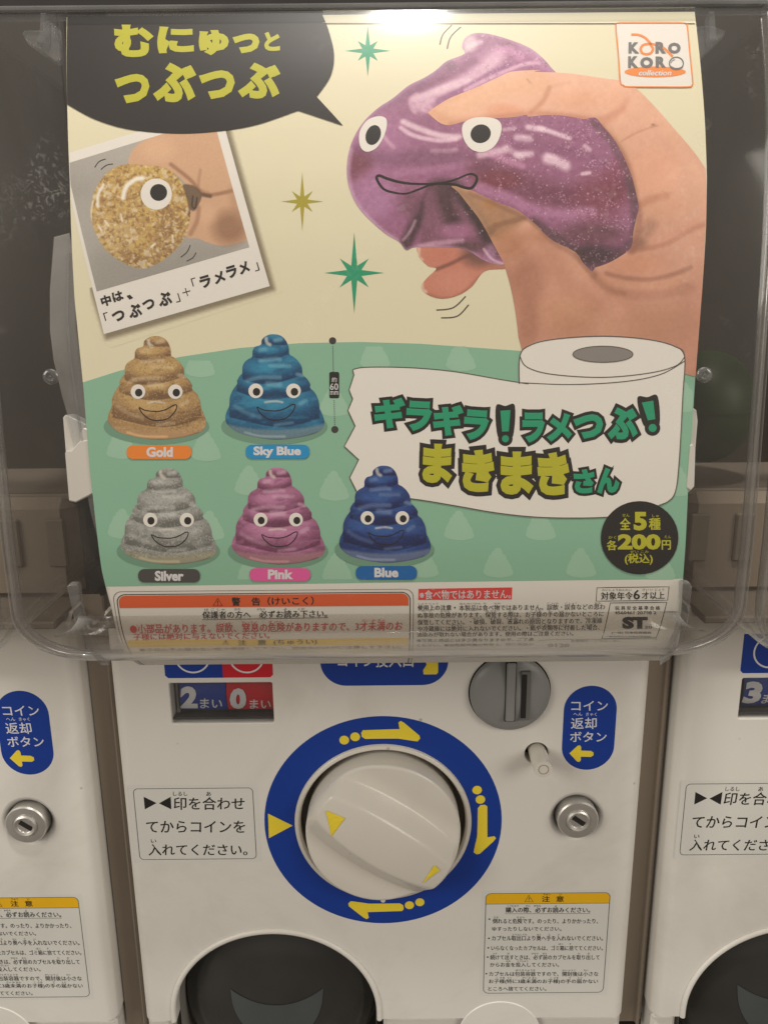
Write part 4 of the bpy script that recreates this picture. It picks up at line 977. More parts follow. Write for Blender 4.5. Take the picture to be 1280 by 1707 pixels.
# the large picture: lower fingers, purple toy, hand
C1 = lambda x, y: (570 + x / 3.879, 40 + y / 3.879)
C2 = lambda x, y: (570 + x / 3.879, 260 + y / 3.879)
C3 = lambda x, y: (860 + x / 3.879, 100 + y / 3.879)
C4 = lambda x, y: (860 + x / 3.879, 340 + y / 3.879)
low = curve([(702, 409), (697, 424), (703, 434), (714, 444), (727, 448), (712, 463), (702, 478), (712, 491), (735, 498), (762, 493), (786, 478), (808, 452), (845, 447), (850, 430), (780, 400)], True, 5)
def low_paint(X, Y):
    p = Paint(X, Y, (206, 136, 116)); p.blob(760, 470, 46, 26, (214, 146, 126), .8); p.blob(735, 425, 34, 20, (204, 130, 112), .8); p.stroke([(727, 449), (750, 440), (775, 428), (800, 420)], 5, (132, 84, 74), .8)
    p.blob(800, 425, 42, 28, (120, 84, 78), .85); p.stroke([(716, 492), (740, 499), (770, 490), (800, 462)], 6, (170, 108, 90), .6); p.blob(830, 444, 24, 10, (176, 122, 100), .7)
    p.stroke([(698, 415), (698, 428), (703, 433)], 4.5, (232, 196, 178), .9); p.stroke([(703, 472), (704, 482), (709, 486)], 4.5, (232, 196, 178), .9); p.mottle(3, 7, 31); return p.C
pshape('fingers_picture', low, None, 3, sp=.0005, colfn=low_paint)
TOY = [(774, 90), (770, 78), (775, 64), (790, 56), (815, 57), (850, 67), (882, 80), (905, 98), (930, 125), (1000, 186), (1034, 232), (1060, 276), (1075, 332), (1082, 378), (1070, 430), (1030, 460), (985, 466), (950, 440), (912, 424), (872, 396), (858, 412), (842, 440), (810, 436), (775, 416), (735, 412), (691, 412), (677, 417), (665, 403), (640, 388), (603, 353), (585, 322), (578, 290), (581, 255), (592, 225), (609, 200), (632, 179), (655, 164), (681, 143), (707, 130), (727, 117), (745, 102)]
def toy_paint(X, Y):
    p = Paint(X, Y, (158, 104, 138)); D = (112, 74, 88); H = (232, 192, 214); M = (188, 132, 172)
    p.blob(630, 240, 70, 70, (180, 124, 164), .8); p.blob(800, 110, 90, 60, (184, 128, 166), .7, rot=-30); p.blob(880, 110, 60, 40, (176, 118, 156), .8)
    # tip
    p.blob(783, 72, 16, 18, (222, 196, 208), .9); p.stroke([(776, 84), (784, 76), (800, 70)], 6.5, (236, 214, 224), 0.57); p.stroke([(770, 96), (800, 84), (812, 68)], 5.2, (150, 92, 130), 0.41)
    # upper folds
    p.stroke([(700, 175), (740, 150), (790, 128), (830, 92)], 19.5, H, 0.74); p.stroke([(690, 165), (730, 150), (780, 134)], 9.1, (246, 216, 232), 0.57); p.stroke([(684, 152), (715, 140), (760, 118), (790, 100)], 11.7, (140, 88, 120), 0.61)
    p.stroke([(730, 168), (775, 147), (820, 122), (850, 108)], 7.8, (150, 92, 136), 0.70); p.stroke([(775, 150), (820, 128), (870, 108), (900, 104)], 5.2, (238, 196, 220), 0.66); p.stroke([(828, 86), (850, 84), (868, 94)], 10.4, (222, 160, 204), 0.57)
    p.stroke([(870, 76), (900, 98), (925, 124)], 11.7, (198, 150, 186), 0.66); p.blob(750, 110, 16, 12, (136, 96, 120), .7); p.stroke([(620, 190), (660, 165), (700, 138), (740, 110)], 9.1, (150, 106, 140), 0.49)
    p.stroke([(690, 185), (684, 168), (694, 158)], 6.5, H, 0.57); p.stroke([(705, 183), (725, 190), (715, 178)], 5.2, H, 0.49)
    # band under the finger
    p.stroke([(672, 203), (700, 215), (735, 226), (765, 228)], 7.8, (250, 224, 236), 0.74); p.stroke([(668, 213), (690, 226), (730, 234), (760, 232)], 5.9, (246, 214, 232), 0.74); p.stroke([(720, 252), (745, 252), (760, 250)], 6.5, H, 0.66); p.stroke([(640, 228), (656, 246)], 5.2, H, 0.49)
    p.stroke([(600, 250), (640, 264), (700, 262), (790, 266), (860, 290)], 22.1, (128, 84, 112), 0.61); p.stroke([(660, 290), (720, 282), (790, 272)], 9.1, (176, 122, 158), 0.66)
    p.blob(596, 272, 34, 28, (120, 68, 84), .85); p.blob(592, 290, 26, 22, (128, 76, 92), .6)
    # left cheek + lower lobe
    p.blob(620, 330, 52, 54, (180, 128, 168), .9); p.stroke([(584, 250), (580, 290), (590, 330), (620, 370), (660, 402)], 7.8, (204, 164, 196), 0.57)
    p.blob(690, 340, 34, 32, D, .6); p.stroke([(724, 310), (710, 345), (692, 375), (677, 405)], 17, (86, 60, 70), 1.0); p.stroke([(692, 368), (682, 388), (672, 400)], 3.9, (212, 178, 198), 0.57)
    p.poly([(712, 318), (748, 312), (790, 350), (815, 392), (828, 424), (790, 420), (740, 408), (700, 410), (704, 380)], (132, 88, 108), .9, 6)
    p.stroke([(738, 312), (745, 345), (756, 372)], 22, (84, 60, 66), .95); p.stroke([(758, 312), (788, 350), (811, 390), (826, 414)], 20, (70, 54, 58), 1.0); p.blob(760, 385, 40, 18, (178, 118, 156), .8); p.stroke([(700, 410), (740, 404), (770, 402)], 6.5, (216, 172, 198), 0.66)
    p.blob(780, 412, 36, 12, (96, 70, 74), .8); p.blob(818, 420, 14, 20, (190, 140, 178), .7); p.stroke([(806, 415), (820, 432), (840, 440)], 3.2, (232, 206, 222), 0.66)
    # right body
    p.blob(900, 290, 170, 80, (154, 100, 132), .7); p.stroke([(800, 285), (850, 300), (900, 320), (960, 330), (1020, 320)], 33.8, (116, 68, 84), 0.66); p.blob(830, 300, 50, 22, (128, 66, 76), .7)
    p.blob(1000, 330, 60, 60, (140, 78, 96), .7); p.blob(1030, 300, 34, 50, (128, 62, 80), .5); p.blob(985, 390, 80, 26, (110, 72, 82), .8); p.blob(990, 425, 60, 24, (72, 56, 62), .9)
    p.stroke([(800, 312), (850, 330), (890, 350), (940, 356), (985, 352)], 13.0, (188, 132, 170), 0.70); p.stroke([(1050, 300), (1060, 350), (1056, 400), (1020, 430)], 15.6, (92, 66, 74), 0.66); p.stroke([(890, 372), (930, 400), (970, 425), (992, 445)], 15.6, (84, 64, 66), 0.66)
    p.stroke([(990, 205), (1015, 230), (1040, 275), (1055, 320)], 11.7, (104, 74, 84), 0.57)
    for a, w_, al in (([(880, 212), (905, 216)], 6, .9), ([(898, 213), (925, 222), (948, 230)], 5, .95), ([(862, 230), (882, 232)], 8, .95), ([(862, 258), (884, 256)], 7, .9), ([(912, 264), (930, 270), (942, 276)], 11, .95), ([(912, 258), (925, 262)], 5, .8), ([(845, 246), (868, 262)], 7, .6), ([(800, 258), (840, 250)], 8, .8), ([(975, 244), (982, 250)], 5, .8), ([(970, 290), (982, 288)], 4, .9), ([(840, 216), (858, 214)], 4, .6)): p.stroke(a, w_ * 1.25, (248, 220, 236), al * .8)
    p.stroke([(860, 240), (900, 244), (960, 256), (1000, 270)], 15.6, (138, 88, 122), 0.41); p.stroke([(800, 244), (830, 262), (870, 276)], 9.1, (226, 168, 206), 0.49)
    # glitter
    n = noise2(X / 1.7, Y / 1.7, 21); n2 = noise2(X / 1.3, Y / 1.3, 40); n3 = noise2(X / 9, Y / 9, 50)
    gl = np.clip((X - 780) / 60, 0.25, 1) * np.clip((n3 - .3) * 3, 0, 1)
    p.mix((n > .80) * .42 * gl, (244, 196, 222)); p.mix((n < .2) * .4 * gl, (104, 62, 84)); p.mix((n2 > .94) * .6 * np.clip((X - 700) / 100, .1, 1) * (Y < 400), (252, 226, 236))
    k = seg_dist(p.P, curve(TOY, True, 3), True); p.mix(np.clip(1 - k / 5, 0, 1) * .45 * (X < 900), (214, 180, 206))
    p.mottle(7, 12, 60); p.mottle(1.4, 10, 61); return p.C
BT = pshape('squeezed_toy_picture', curve(TOY, True, 4), None, 4, sp=.00042, colfn=toy_paint, label='purple glitter toy squeezed flat, printed large')
pshape('eye', curve([C1(110, 740), C1(122, 680), C1(170, 620), C1(240, 598), C1(285, 615), C1(288, 670), C1(265, 740), C1(220, 805), C1(160, 828), C1(122, 800)], True, 4), snapm, 6, BT)
pshape('pupil', ell(*C1(202, 720), 17 * .72, 17, rot=.35), NAVYK, 7, BT)
mo = [C2(225, 150), C2(240, 128), C2(300, 150), C2(400, 175), C2(520, 182), C2(640, 176), C2(740, 150), C2(820, 118), C2(865, 130), C2(868, 165), C2(835, 208), C2(790, 205), C2(720, 185), C2(600, 180), C2(500, 215), C2(420, 243), C2(350, 240), C2(270, 215)]
line(PS, 'mouth', curve(mo, True, 5), (4.2, 4.0, 2.6, 2.4, 4.0, 4.2, 2.8, 2.4, 4.0), NAVYK, 6, BT, closed=True)
HAND = [C1(555, 575), C1(600, 540), C1(700, 480), C1(850, 420), C1(1000, 350), C1(1100, 310), C1(1280, 300), C3(120, 78), C3(300, 85), C3(430, 100), C3(560, 120), C3(700, 140), C3(770, 180), C3(900, 310), C3(1040, 470), C3(1150, 600), C3(1222, 705)]
HAND2 = [(1176.6, 330), (1174.6, 390), (1169.6, 480), (1162, 580), (1158.3, 628), (1100, 612), (1000, 598), (870, 585)]
HAND3 = [C4(15, 860), C2(1120, 1008), C2(1090, 850), C2(1050, 710), C2(1020, 650), C2(985, 585), C2(940, 500), C2(880, 400), C2(810, 310), C2(750, 235), C2(705, 195), C2(780, 205), C2(850, 230), C2(1000, 300), C2(1120, 345), C2(1200, 400), C2(1280, 470), C4(160, 170), C4(240, 240), C4(380, 310), C4(430, 380), C4(490, 440)]
HAND4 = [C4(510, 412), C4(600, 380), C4(700, 320), C4(745, 270), C4(755, 180), C4(775, 90), C3(790, 950), C3(765, 830), C3(740, 740), C3(680, 600), C3(620, 500), C3(560, 430), C3(510, 375), C3(440, 385), C3(400, 378), C3(300, 362), C3(200, 358), C3(80, 368), C1(1190, 590), C1(1100, 605), C1(980, 612), C1(880, 615), C1(780, 635), C1(700, 655), C1(640, 645), C1(580, 600)]
hp_ = [tuple(v) for v in curve(HAND, False, 4)] + HAND2 + [tuple(v) for v in curve(HAND3, False, 3)] + [tuple(v) for v in curve(HAND4, False, 4)]
def hand_paint(X, Y):
    p = Paint(X, Y, (228, 174, 142)); t = np.clip((Y - 150) / 430, 0, 1)[:, None]; p.C = np.array((240, 188, 162)) * (1 - t) + np.array((204, 148, 126)) * t
    p.stroke([(730, 195), (780, 170), (850, 145), (900, 140)], 28.7, (240, 190, 148), 0.40); p.stroke([(722, 190), (760, 204), (830, 196), (880, 190)], 12.9, (214, 148, 112), 0.34); p.stroke([(716, 186), (745, 168), (800, 146)], 7.1, (226, 172, 128), 0.34)
    p.blob(840, 185, 40, 16, (232, 160, 126), .6)
    p.stroke([(915, 146), (905, 168), (886, 186)], 6.4, (190, 122, 92), 0.42); p.stroke([(915, 146), (925, 142), (950, 138)], 5.8, (212, 152, 120), 0.25); p.stroke([(900, 190), (940, 194), (985, 200), (1010, 200), (1035, 180)], 11.5, (204, 134, 108), 0.34)
    p.blob(960, 165, 50, 22, (238, 180, 148), .7); p.blob(1020, 165, 34, 24, (240, 184, 154), .6); p.stroke([(1045, 168), (1032, 186), (1000, 200)], 8.6, (206, 142, 118), 0.25)
    p.stroke([(1005, 215), (1025, 240), (1045, 275), (1056, 315)], 14.4, (196, 138, 108), 0.37); p.stroke([(1015, 210), (1035, 235), (1052, 265)], 7.1, (224, 178, 148), 0.40)
    p.stroke([(1035, 236), (1055, 224), (1085, 212), (1095, 210)], 2.3, (176, 118, 92), 0.40); p.blob(1088, 208, 5, 3, (168, 120, 96), .8); p.stroke([(878, 132), (884, 138)], 2.5, (176, 120, 96), 0.40)
    p.blob(1090, 290, 60, 60, (238, 178, 148), .6); p.blob(1110, 340, 50, 30, (232, 176, 144), .5); p.stroke([(1110, 210), (1140, 260), (1170, 310)], 14.4, (240, 192, 160), 0.25)
    p.stroke([(1062, 345), (1080, 334), (1110, 326)], 10.1, (188, 122, 96), 0.40); p.stroke([(1056, 410), (1070, 392), (1084, 376)], 17.2, (150, 104, 84), 0.42); p.blob(1064, 408, 20, 15, (120, 84, 68), .4)
    p.stroke([(1048, 418), (1080, 414), (1115, 404), (1145, 386), (1172, 374)], 7.1, (176, 114, 92), 0.45); p.stroke([(1095, 400), (1130, 388), (1160, 372)], 11.5, (222, 158, 132), 0.30)
    p.blob(1060, 440, 60, 24, (216, 154, 126), .8); p.stroke([(1010, 456), (1040, 463), (1080, 466), (1120, 458), (1150, 446)], 6.4, (150, 98, 78), 0.47); p.stroke([(1010, 466), (1050, 476), (1100, 474), (1140, 462)], 10.1, (222, 166, 134), 0.34)
    p.stroke([(992, 462), (1020, 484), (1060, 492), (1110, 490), (1150, 478)], 12.9, (176, 120, 98), 0.37); p.stroke([(960, 425), (980, 450), (1010, 480), (1040, 490)], 7.1, (150, 102, 82), 0.34)
    # thumb
    p.poly([C2(705, 195), C2(800, 215), C2(1000, 300), C2(1180, 400), C2(1050, 500), C2(980, 540), C2(900, 430), C2(820, 320)], (172, 130, 98), .85, 12)
    p.stroke([C2(720, 200), C2(790, 260), C2(880, 370), C2(950, 500)], 12.9, (150, 118, 94), 0.40); p.stroke([C2(960, 500), C2(1010, 450), C2(1100, 420), C2(1180, 400)], 7.1, (120, 84, 62), 0.42); p.stroke([C2(930, 480), C2(990, 440)], 4.4, (130, 92, 70), 0.34); p.blob(*C2(960, 310), 18, 10, (180, 128, 80), .7)
    p.stroke([C2(830, 240), C2(1000, 310), C2(1180, 395), C2(1270, 460)], 7.1, (112, 76, 60), 0.34); p.blob(*C2(1080, 560), 40, 34, (186, 130, 98), .6)
    p.stroke([C2(1050, 690), C2(1090, 850), C2(1125, 1008)], 12.9, (186, 130, 106), 0.30); p.blob(880, 470, 40, 60, (178, 122, 100), .7); p.blob(900, 390, 34, 22, (196, 140, 112), .6)
    p.stroke([(915, 400), (925, 440), (950, 480), (985, 510)], 28.7, (180, 124, 98), 0.30); p.blob(940, 520, 60, 40, (212, 158, 126), .6); p.blob(1000, 550, 120, 40, (204, 150, 122), .5)
    p.stroke([(965, 430), (990, 462), (1020, 490), (1045, 505)], 14.4, (196, 140, 112), 0.25); p.blob(1110, 540, 70, 50, (198, 146, 118), .5); p.blob(880, 540, 24, 60, (176, 122, 100), .6)
    p.stroke([(986, 204), (1006, 220), (1038, 262), (1058, 330), (1064, 372), (1052, 418)], 10.3, (150, 100, 84), 0.52); p.stroke([(750, 208), (802, 199), (887, 190), (963, 196), (988, 204)], 6.9, (196, 132, 112), 0.44); p.stroke([(886, 364), (922, 402), (958, 424), (990, 458)], 9.2, (150, 104, 86), 0.48)
    p.mottle(60, 14, 71); p.mottle(6, 6, 72); p.mottle(1.3, 5, 73); return p.C
pshape('hand_picture', hp_, None, 5, sp=.0006, colfn=hand_paint, label='large printed hand squeezing the purple toy')
pshape('eye', curve([C1(775, 700), C1(785, 645), C1(840, 612), C1(920, 604), C1(1000, 620), C1(1030, 665), C1(1015, 740), C1(975, 800), C1(910, 830), C1(840, 815), C1(795, 765)], True, 4), snapm, 6.6, BT)
pshape('pupil', ell(*C1(895, 712), 17, 15.4, rot=-.3), NAVYK, 7.6, BT)

# paper roll and unrolled banner
RL = pshape('paper_roll_picture', arc([(865, 640), (866, 594), (880, 576), (920, 565), (1003, 560), (1080, 565), (1125, 577), (1140, 594)]) + arc([(1140, 604), (1136, 680), (1130, 770), (1124, 820), (1112, 836)]) + [(1040, 862), (1000, 862), (940, 863), (867, 700)], snapm, 6, sp=.004)
line(PS, 'outline', arc([(865, 640), (866, 594), (880, 577), (920, 566), (1003, 560.5), (1080, 566), (1125, 578), (1140, 595), (1137, 660), (1131, 770), (1125, 818), (1112, 836), (1085, 848)]), 1.6, OUTL, 8, RL)
line(PS, 'outline', arc([(866, 594), (878, 612), (920, 624), (1003, 629), (1080, 622), (1125, 610), (1140, 595)]), 1.5, OUTL, 8, RL)
line(PS, 'outline', arc([(868, 638), (950, 641), (1040, 636), (1100, 624), (1140, 602)]), 1.5, OUTL, 8, RL)
pshape('roll_core', ell(1004, 590.5, 50, 13.5), mat('print_grey', (140, 134, 130), rough=.55), 8, RL); line(PS, 'outline', ell(1004, 590.5, 50, 13.5), 1.3, OUTL, 9, RL, closed=True)
ban_t = arc([(588, 616), (606, 612.5), (650, 612), (700, 614), (760, 620), (830, 632), (880, 640)]); ban_l = [(595, 820), (583, 796), (598, 766), (574, 744), (592, 710), (580, 684), (588, 665), (582, 650), (590, 625)]
ban_b = arc([(1040, 860), (980, 863), (900, 862), (830, 855), (760, 843), (700, 833), (640, 826), (595, 820)])
BN = pshape('banner_picture', ban_t + [(960, 640), (1000, 700), (1040, 800)] + ban_b + ban_l, snapm, 7, sp=.004)
line(PS, 'outline', [(595, 820)] + ban_l + ban_t, 1.6, OUTL, 8, BN); line(PS, 'outline', [(1088, 846), (1062, 856)] + ban_b, 1.6, OUTL, 8, BN)
c4 = lambda x0, x1, y0, y1: (560 + x0 / 1.7778, 540 + y0 / 1.7778, 560 + x1 / 1.7778, 540 + y1 / 1.7778)
TT = [('ギ', 113, 204, 217, 310, -3), ('ラ', 208, 284, 228, 318, -3), ('ギ', 287, 376, 238, 332, -4), ('ラ', 378, 452, 254, 345, -4), ('ラ', 551, 618, 262, 352, 0), ('メ', 622, 698, 264, 348, 1), ('つ', 702, 790, 268, 340, 2), ('ぶ', 800, 892, 246, 342, 5)]
TY = [('ま', 256, 345, 355, 472, -2), ('き', 372, 468, 372, 498, -2), ('ま', 486, 584, 378, 506, 0), ('き', 596, 690, 380, 508, 2)]; TS = [('さ', 703, 765, 430, 502, 2), ('ん', 770, 838, 425, 502, 3)]
go = MB(); gt = MB(); gy = MB()
for lst, gg in ((TT, gt), (TY, gy), (TS, gt)):
    for ch, x0, x1, y0, y1, r in lst:
        b = c4(x0, x1, y0, y1); text(PS, gg, ch, b, 11, .062, True, r)
        text(PS, go, ch, b, 8.5, .165, True, r, grow=.062)
P4 = lambda x, y: (560 + x / 1.7778, 540 + y / 1.7778)
for bar, dot in (([(486, 257), (516, 255), (511, 318), (491, 319)], (501, 340, 10.5)), ([(904, 233), (938, 227), (944, 282), (922, 286)], (936, 308, 12))):
    shape(PS, '', [P4(*q) for q in bar], TEAL, 11, BN, geo=gt); shape(PS, '', ell(*P4(dot[0], dot[1]), dot[2] / 1.7778, n=24), TEAL, 11, BN, geo=gt)
    cb = np.mean(bar, 0); q = [tuple(P4(*(cb + (np.array(v) - cb) * (1 + 13 / abs(np.array(v) - cb)) ))) for v in bar]
    q2 = curve([q[0], ((q[0][0] + q[1][0]) / 2, (q[0][1] + q[1][1]) / 2), q[1], q[2], ((q[2][0] + q[3][0]) / 2, (q[2][1] + q[3][1]) / 2), q[3]], True, 5)
    shape(PS, '', q2, NAVYK, 8.5, BN, geo=go); shape(PS, '', ell(*P4(dot[0], dot[1]), (dot[2] + 11) / 1.7778, n=32), NAVYK, 8.3, BN, geo=go)
TL = go.build('title_outline', NAVYK, BN); gt.build('lettering', TEAL, TL); gy.build('lettering', LIME, TL)

# five toys printed in rows
def toy_paint_small(x0, x1, y0, y1, base, light, dark, rim, glit, seed, sparkle):
    def fn(X, Y):
        cx = (x0 + x1) / 2; x = (X - cx) / ((x1 - x0) / 2); y = (Y - y0) / (y1 - y0)
        p = Paint(X, Y, base); yc = y + 0; S = (x1 - x0) / 2
        bs_, lt, dk = [np.array(c, float) for c in (p.C[0], light, dark)]
        tiers = [(.66, 1.02, -1.02, 1.03), (.47, .86, -.93, .91), (.36, .60, -.78, .73), (.21, .46, -.67, .57), (.09, .25, -.47, .32), (-.02, .16, -.28, .31)]
        for i, (a, b, l, r) in enumerate(tiers):
            c = (l + r) / 2; hw = (r - l) / 2; t = (x - c) / hw
            sag = .055 * (1 - t * t) * (1 if i < 5 else .3)
            q = (y - (a - .03)) / (b - a); bot = b - .055 + sag + .02 * np.sin(x * 3 + i)
            m = (np.abs(t) < 1.0) & (y < bot) if i else np.ones(len(x), bool)
            qq = (bot - y) / (b - a)       # 0 at the lower edge of the roll
            nz = noise2(X / 13, Y / 6, seed + i) * .25
            sh = np.clip(1.2 - np.abs(qq - .66 + nz * .5) * 2.6, 0, 1) * (1 - .5 * np.abs(t + .15)); shade = np.clip(1 - qq / .40, 0, 1) ** .9; side = np.clip((np.abs(t) - .6) / .4, 0, 1)
            C = bs_[None] * np.ones((len(x), 1)); C = C * (1 - .78 * sh[:, None]) + lt * .78 * sh[:, None]; C = C * (1 - .72 * shade[:, None]) + dk * .72 * shade[:, None]; C = C * (1 - .25 * side[:, None]) + dk * .25 * side[:, None]
            k = (np.clip((bot - y) * (y1 - y0) / 1.2 + .5, 0, 1) * np.clip((1 - np.abs(t)) * hw * S / 1.5, 0, 1) if i else np.ones(len(x)))[:, None]
            p.C = p.C * (1 - k) + C * k
        # streaky highlights
        W = lambda u, v: (cx + u * S, y0 + v * (y1 - y0))
        n4 = noise2(X / 22, Y / 8, seed + 9) * .7 + noise2(X / 9, Y / 4, seed + 11) * .3
        p.mix(np.clip((n4 - .6) * 3, 0, .28) * (y > .2) * (y < .9), light); p.mix(np.clip((.34 - n4) * 2.5, 0, .28) * (y < .9), dark)
        hl = np.clip(np.array(light) * .5 + 128, 0, 255)
        for pts, w_, al in (([(-.3, .25), (0, .235), (.1, .24)], 4, .7), ([(-.55, .44), (-.3, .41), (.1, .41)], 4, .65), ([(-.15, .47), (.1, .48)], 5, .7), ([(.0, .06), (.12, .05)], 4, .8), ([(.45, .38), (.56, .39)], 3.5, .8), ([(.5, .66), (.62, .63)], 4, .6), ([(-.1, .30), (.3, .30)], 3.5, .6), ([(-.8, .68), (-.6, .74), (-.3, .79)], 4, .45), ([(0, .86), (.35, .84)], 3, .55), ([(-.2, .14), (-.3, .15)], 4, .6)):
            p.stroke([W(*q) for q in pts], w_ * 1.4, hl, al * .62)
        p.stroke([W(-.18, .04), W(-.16, .08), W(-.1, .10)], 4.5, (232, 226, 214), .75); p.stroke([W(-.2, .645), W(0, .635), W(.15, .645)], 2.6, (226, 216, 206), .75); p.blob(*W(.05, .56), 26, 10, dark, .5)
        # clear base
        e = np.clip((y - (.875 + .055 * (1 - x * x) - .04)) / .03, 0, 1) * .75; p.mix(e, rim); p.stroke([W(-.6, .93), W(-.3, .965), W(.2, .97)], 3.2, np.clip(np.array(rim) * 1.18, 0, 255), .8)
        p.stroke([W(-.95, .87), W(-.75, .945), W(-.4, .985), W(0, 1.0), W(.5, .98), W(.85, .93)], 2.2, np.array(rim) * .62, .6)
        n = noise2(X / 1.4, Y / 1.4, seed + 20); n2 = noise2(X / 1.8, Y / 1.8, seed + 30)
        p.mix((n > .78) * sparkle * (y < .93), glit); p.mix((n2 < .2) * sparkle * .8 * (y < .93), dark); p.mottle(1.3, 10, seed + 40)
        return p.C
    return fn
def toy_print(label, x0, x1, y0, y1, pal, seed, sparkle):
    def W(u, v): return ((x0 + x1) / 2 + u * (x1 - x0) / 2, y0 + v * (y1 - y0))
    sh = lambda X, Y: (lambda a: np.array(GREEN) * (1 - a) + np.array((66, 92, 78)) * a)(np.clip(1.15 - np.hypot((X - (x0 + x1) / 2) / ((x1 - x0) / 2 + 6), (Y - y1 + 22) / 29), 0, .13)[:, None] * 2.6)
    pshape('toy_shadow', ell((x0 + x1) / 2 - 1, y1 - 22, (x1 - x0) / 2 + 6, 30), None, 7.4 if 'dark blue' in label else 3, sp=.0009, colfn=sh)
    t = pshape('toy_picture', curve([W(*q) for q in SW], True, 3), None, 8.4 if 'dark blue' in label else 4, sp=.00036, colfn=toy_paint_small(x0, x1, y0, y1, *pal, seed, sparkle), label=label)
    Lk = 9.4 if 'dark blue' in label else 5.2
    for ex, px_, py_ in ((-.385, -.37, .55), (.375, .395, .55)):
        pshape('eye', ell(*W(ex, .537), .148 * (x1 - x0) / 2, .147 * (x1 - x0) / 2), snapm, Lk, t); pshape('pupil', ell(*W(px_, py_ - .004), .075 * (x1 - x0) / 2, .08 * (x1 - x0) / 2, n=24), NAVYK, Lk + .8, t)
    m_ = [(-.355, .69), (-.25, .715), (-.1, .725), (.05, .725), (.2, .705), (.33, .67), (.40, .665), (.395, .70), (.33, .75), (.2, .80), (0, .815), (-.15, .80), (-.28, .755), (-.34, .715)]
    line(PS, 'mouth', curve([W(*q) for q in m_], True, 4), 1.7, NAVYK, Lk, t, closed=True)
toy_print('gold glitter toy, top left of the five', 180.5, 344, 560, 733, ((168, 132, 92), (214, 182, 120), (108, 80, 56), (196, 160, 118), (226, 200, 140)), 100, .45)
toy_print('sky blue glitter toy beside the size mark', 376, 541, 557, 733, ((32, 90, 134), (66, 160, 196), (26, 52, 88), (128, 150, 158), (120, 190, 214)), 200, .12)
toy_print('silver glitter toy, lower left of the five', 202, 362, 780, 941, ((142, 142, 138), (190, 192, 190), (98, 98, 94), (170, 164, 138), (214, 214, 208)), 300, .5)
toy_print('pink glitter toy, middle of the lower row', 387, 542, 779, 941, ((150, 90, 126), (216, 152, 192), (98, 50, 76), (176, 132, 138), (236, 190, 216)), 400, .15)
toy_print('dark blue glitter toy overlapping the banner', 565.5, 718, 776, 938, ((34, 52, 116), (64, 108, 176), (22, 30, 70), (124, 138, 168), (90, 130, 200)), 500, .12)
for nm, col_, x0, y0, x1, y1, a, b, c, d in (('Gold', (240, 138, 52), 212, 742, 320, 765, 245, 745, 289, 762), ('Sky Blue', (34, 148, 208), 410, 741, 516, 764.5, 423, 744, 502, 763), ('Silver', (78, 74, 74), 231, 948, 334, 970.5, 259, 951, 307, 968), ('Pink', (232, 96, 166), 416, 946.5, 518, 968, 447, 949, 489, 965), ('Blue', (22, 104, 176), 593, 943, 695, 966, 624, 946, 664, 962)):
    pl = pshape('name_label', rrect(x0, y0, x1, y1, 10.5), ink(col_), 9, sp=.02); g = MB(); text(PS, g, nm, (a, b, c, d), 10, .045, True); g.build('lettering', WINK, pl)
# size mark
g = MB()
for cy in (568, 716): shape(PS, '', ell(554.5 + (cy - 568) * .025, cy, 6, 6, n=24), MARK, 2, POSTER, geo=g)
for k in range(13):
    for y_ in (578 + k * 3.4, 668 + k * 3.3): shape(PS, '', ell(554.5 + (y_ - 568) * .025, y_, .95, .95, n=10), MARK, 2, POSTER, geo=g)
sm = g.build('size_mark', MARK, POSTER); pshape('size_badge', rrect(549, 620, 565.5, 664, 3), NAVYK, 3, sm, sp=.02)
g = MB(); text(PS, g, '約', (553, 629, 561.5, 637), 4, .005); text(PS, g, '60', (550, 639, 564, 650), 4, .01); text(PS, g, 'mm', (550.5, 652, 564, 658), 4, .005); g.build('lettering', WINK, sm)
# price badge
PB = pshape('price_badge', ell(1065, 896, 64.5, 61), NAVYK, 9, sp=.004)
g = MB()
for s, b, bo in (('全', (1032, 863, 1050, 883), .035), ('5', (1055, 853, 1077, 884), .05), ('種', (1080, 863, 1100, 883), .03), ('各', (1010, 900, 1027.5, 917), .03), ('200', (1028.5, 890, 1100, 916), .05), ('円', (1101.5, 900, 1117, 916), .03), ('(税込)', (1040, 922, 1087, 941), .03), ('せん', (1036, 856, 1048, 861.5), .0), ('しゅ', (1086, 857, 1097, 862), .0), ('かく', (1013, 893, 1026, 898), 0), ('えん', (1106, 892, 1117, 897), 0), ('ぜい こみ', (1049, 917, 1080, 921.5), 0)):
    text(PS, g, s, b, 10.5 if bo else 10, bo, bo > .04)
g.build('lettering', LIME, PB)
# logo badge
c8 = lambda x, y: (1010 + x / 7.53, 25 + y / 7.53)
ORG = mat('print_orange', (240, 140, 62), rough=.55)
lb_ = curve([c8(120, 150), c8(150, 110), c8(200, 102), c8(600, 100), c8(930, 104), c8(985, 118), c8(1012, 160), c8(1045, 500), c8(1078, 830), c8(1070, 885), c8(1010, 908), c8(600, 908), c8(270, 905), c8(210, 885), c8(175, 840), c8(150, 500)], True, 5)
LG = pshape('logo_badge', lb_, snapm, 6, sp=.005); line(PS, 'border_line', lb_, 2.0, ORG, 8, LG, closed=True)
line(PS, 'swoosh', [c8(310, 255), c8(390, 255), c8(470, 285), c8(540, 350), c8(560, 395), c8(582, 430), c8(560, 480), c8(500, 500), c8(445, 480), c8(428, 430), c8(460, 385), c8(530, 370), c8(610, 380), c8(700, 410), c8(770, 470), c8(830, 530)], 4.0, ORG, 8, LG, smooth=True)
g = MB(); GYI = mat('print_mid_grey', (112, 112, 114), rough=.55)
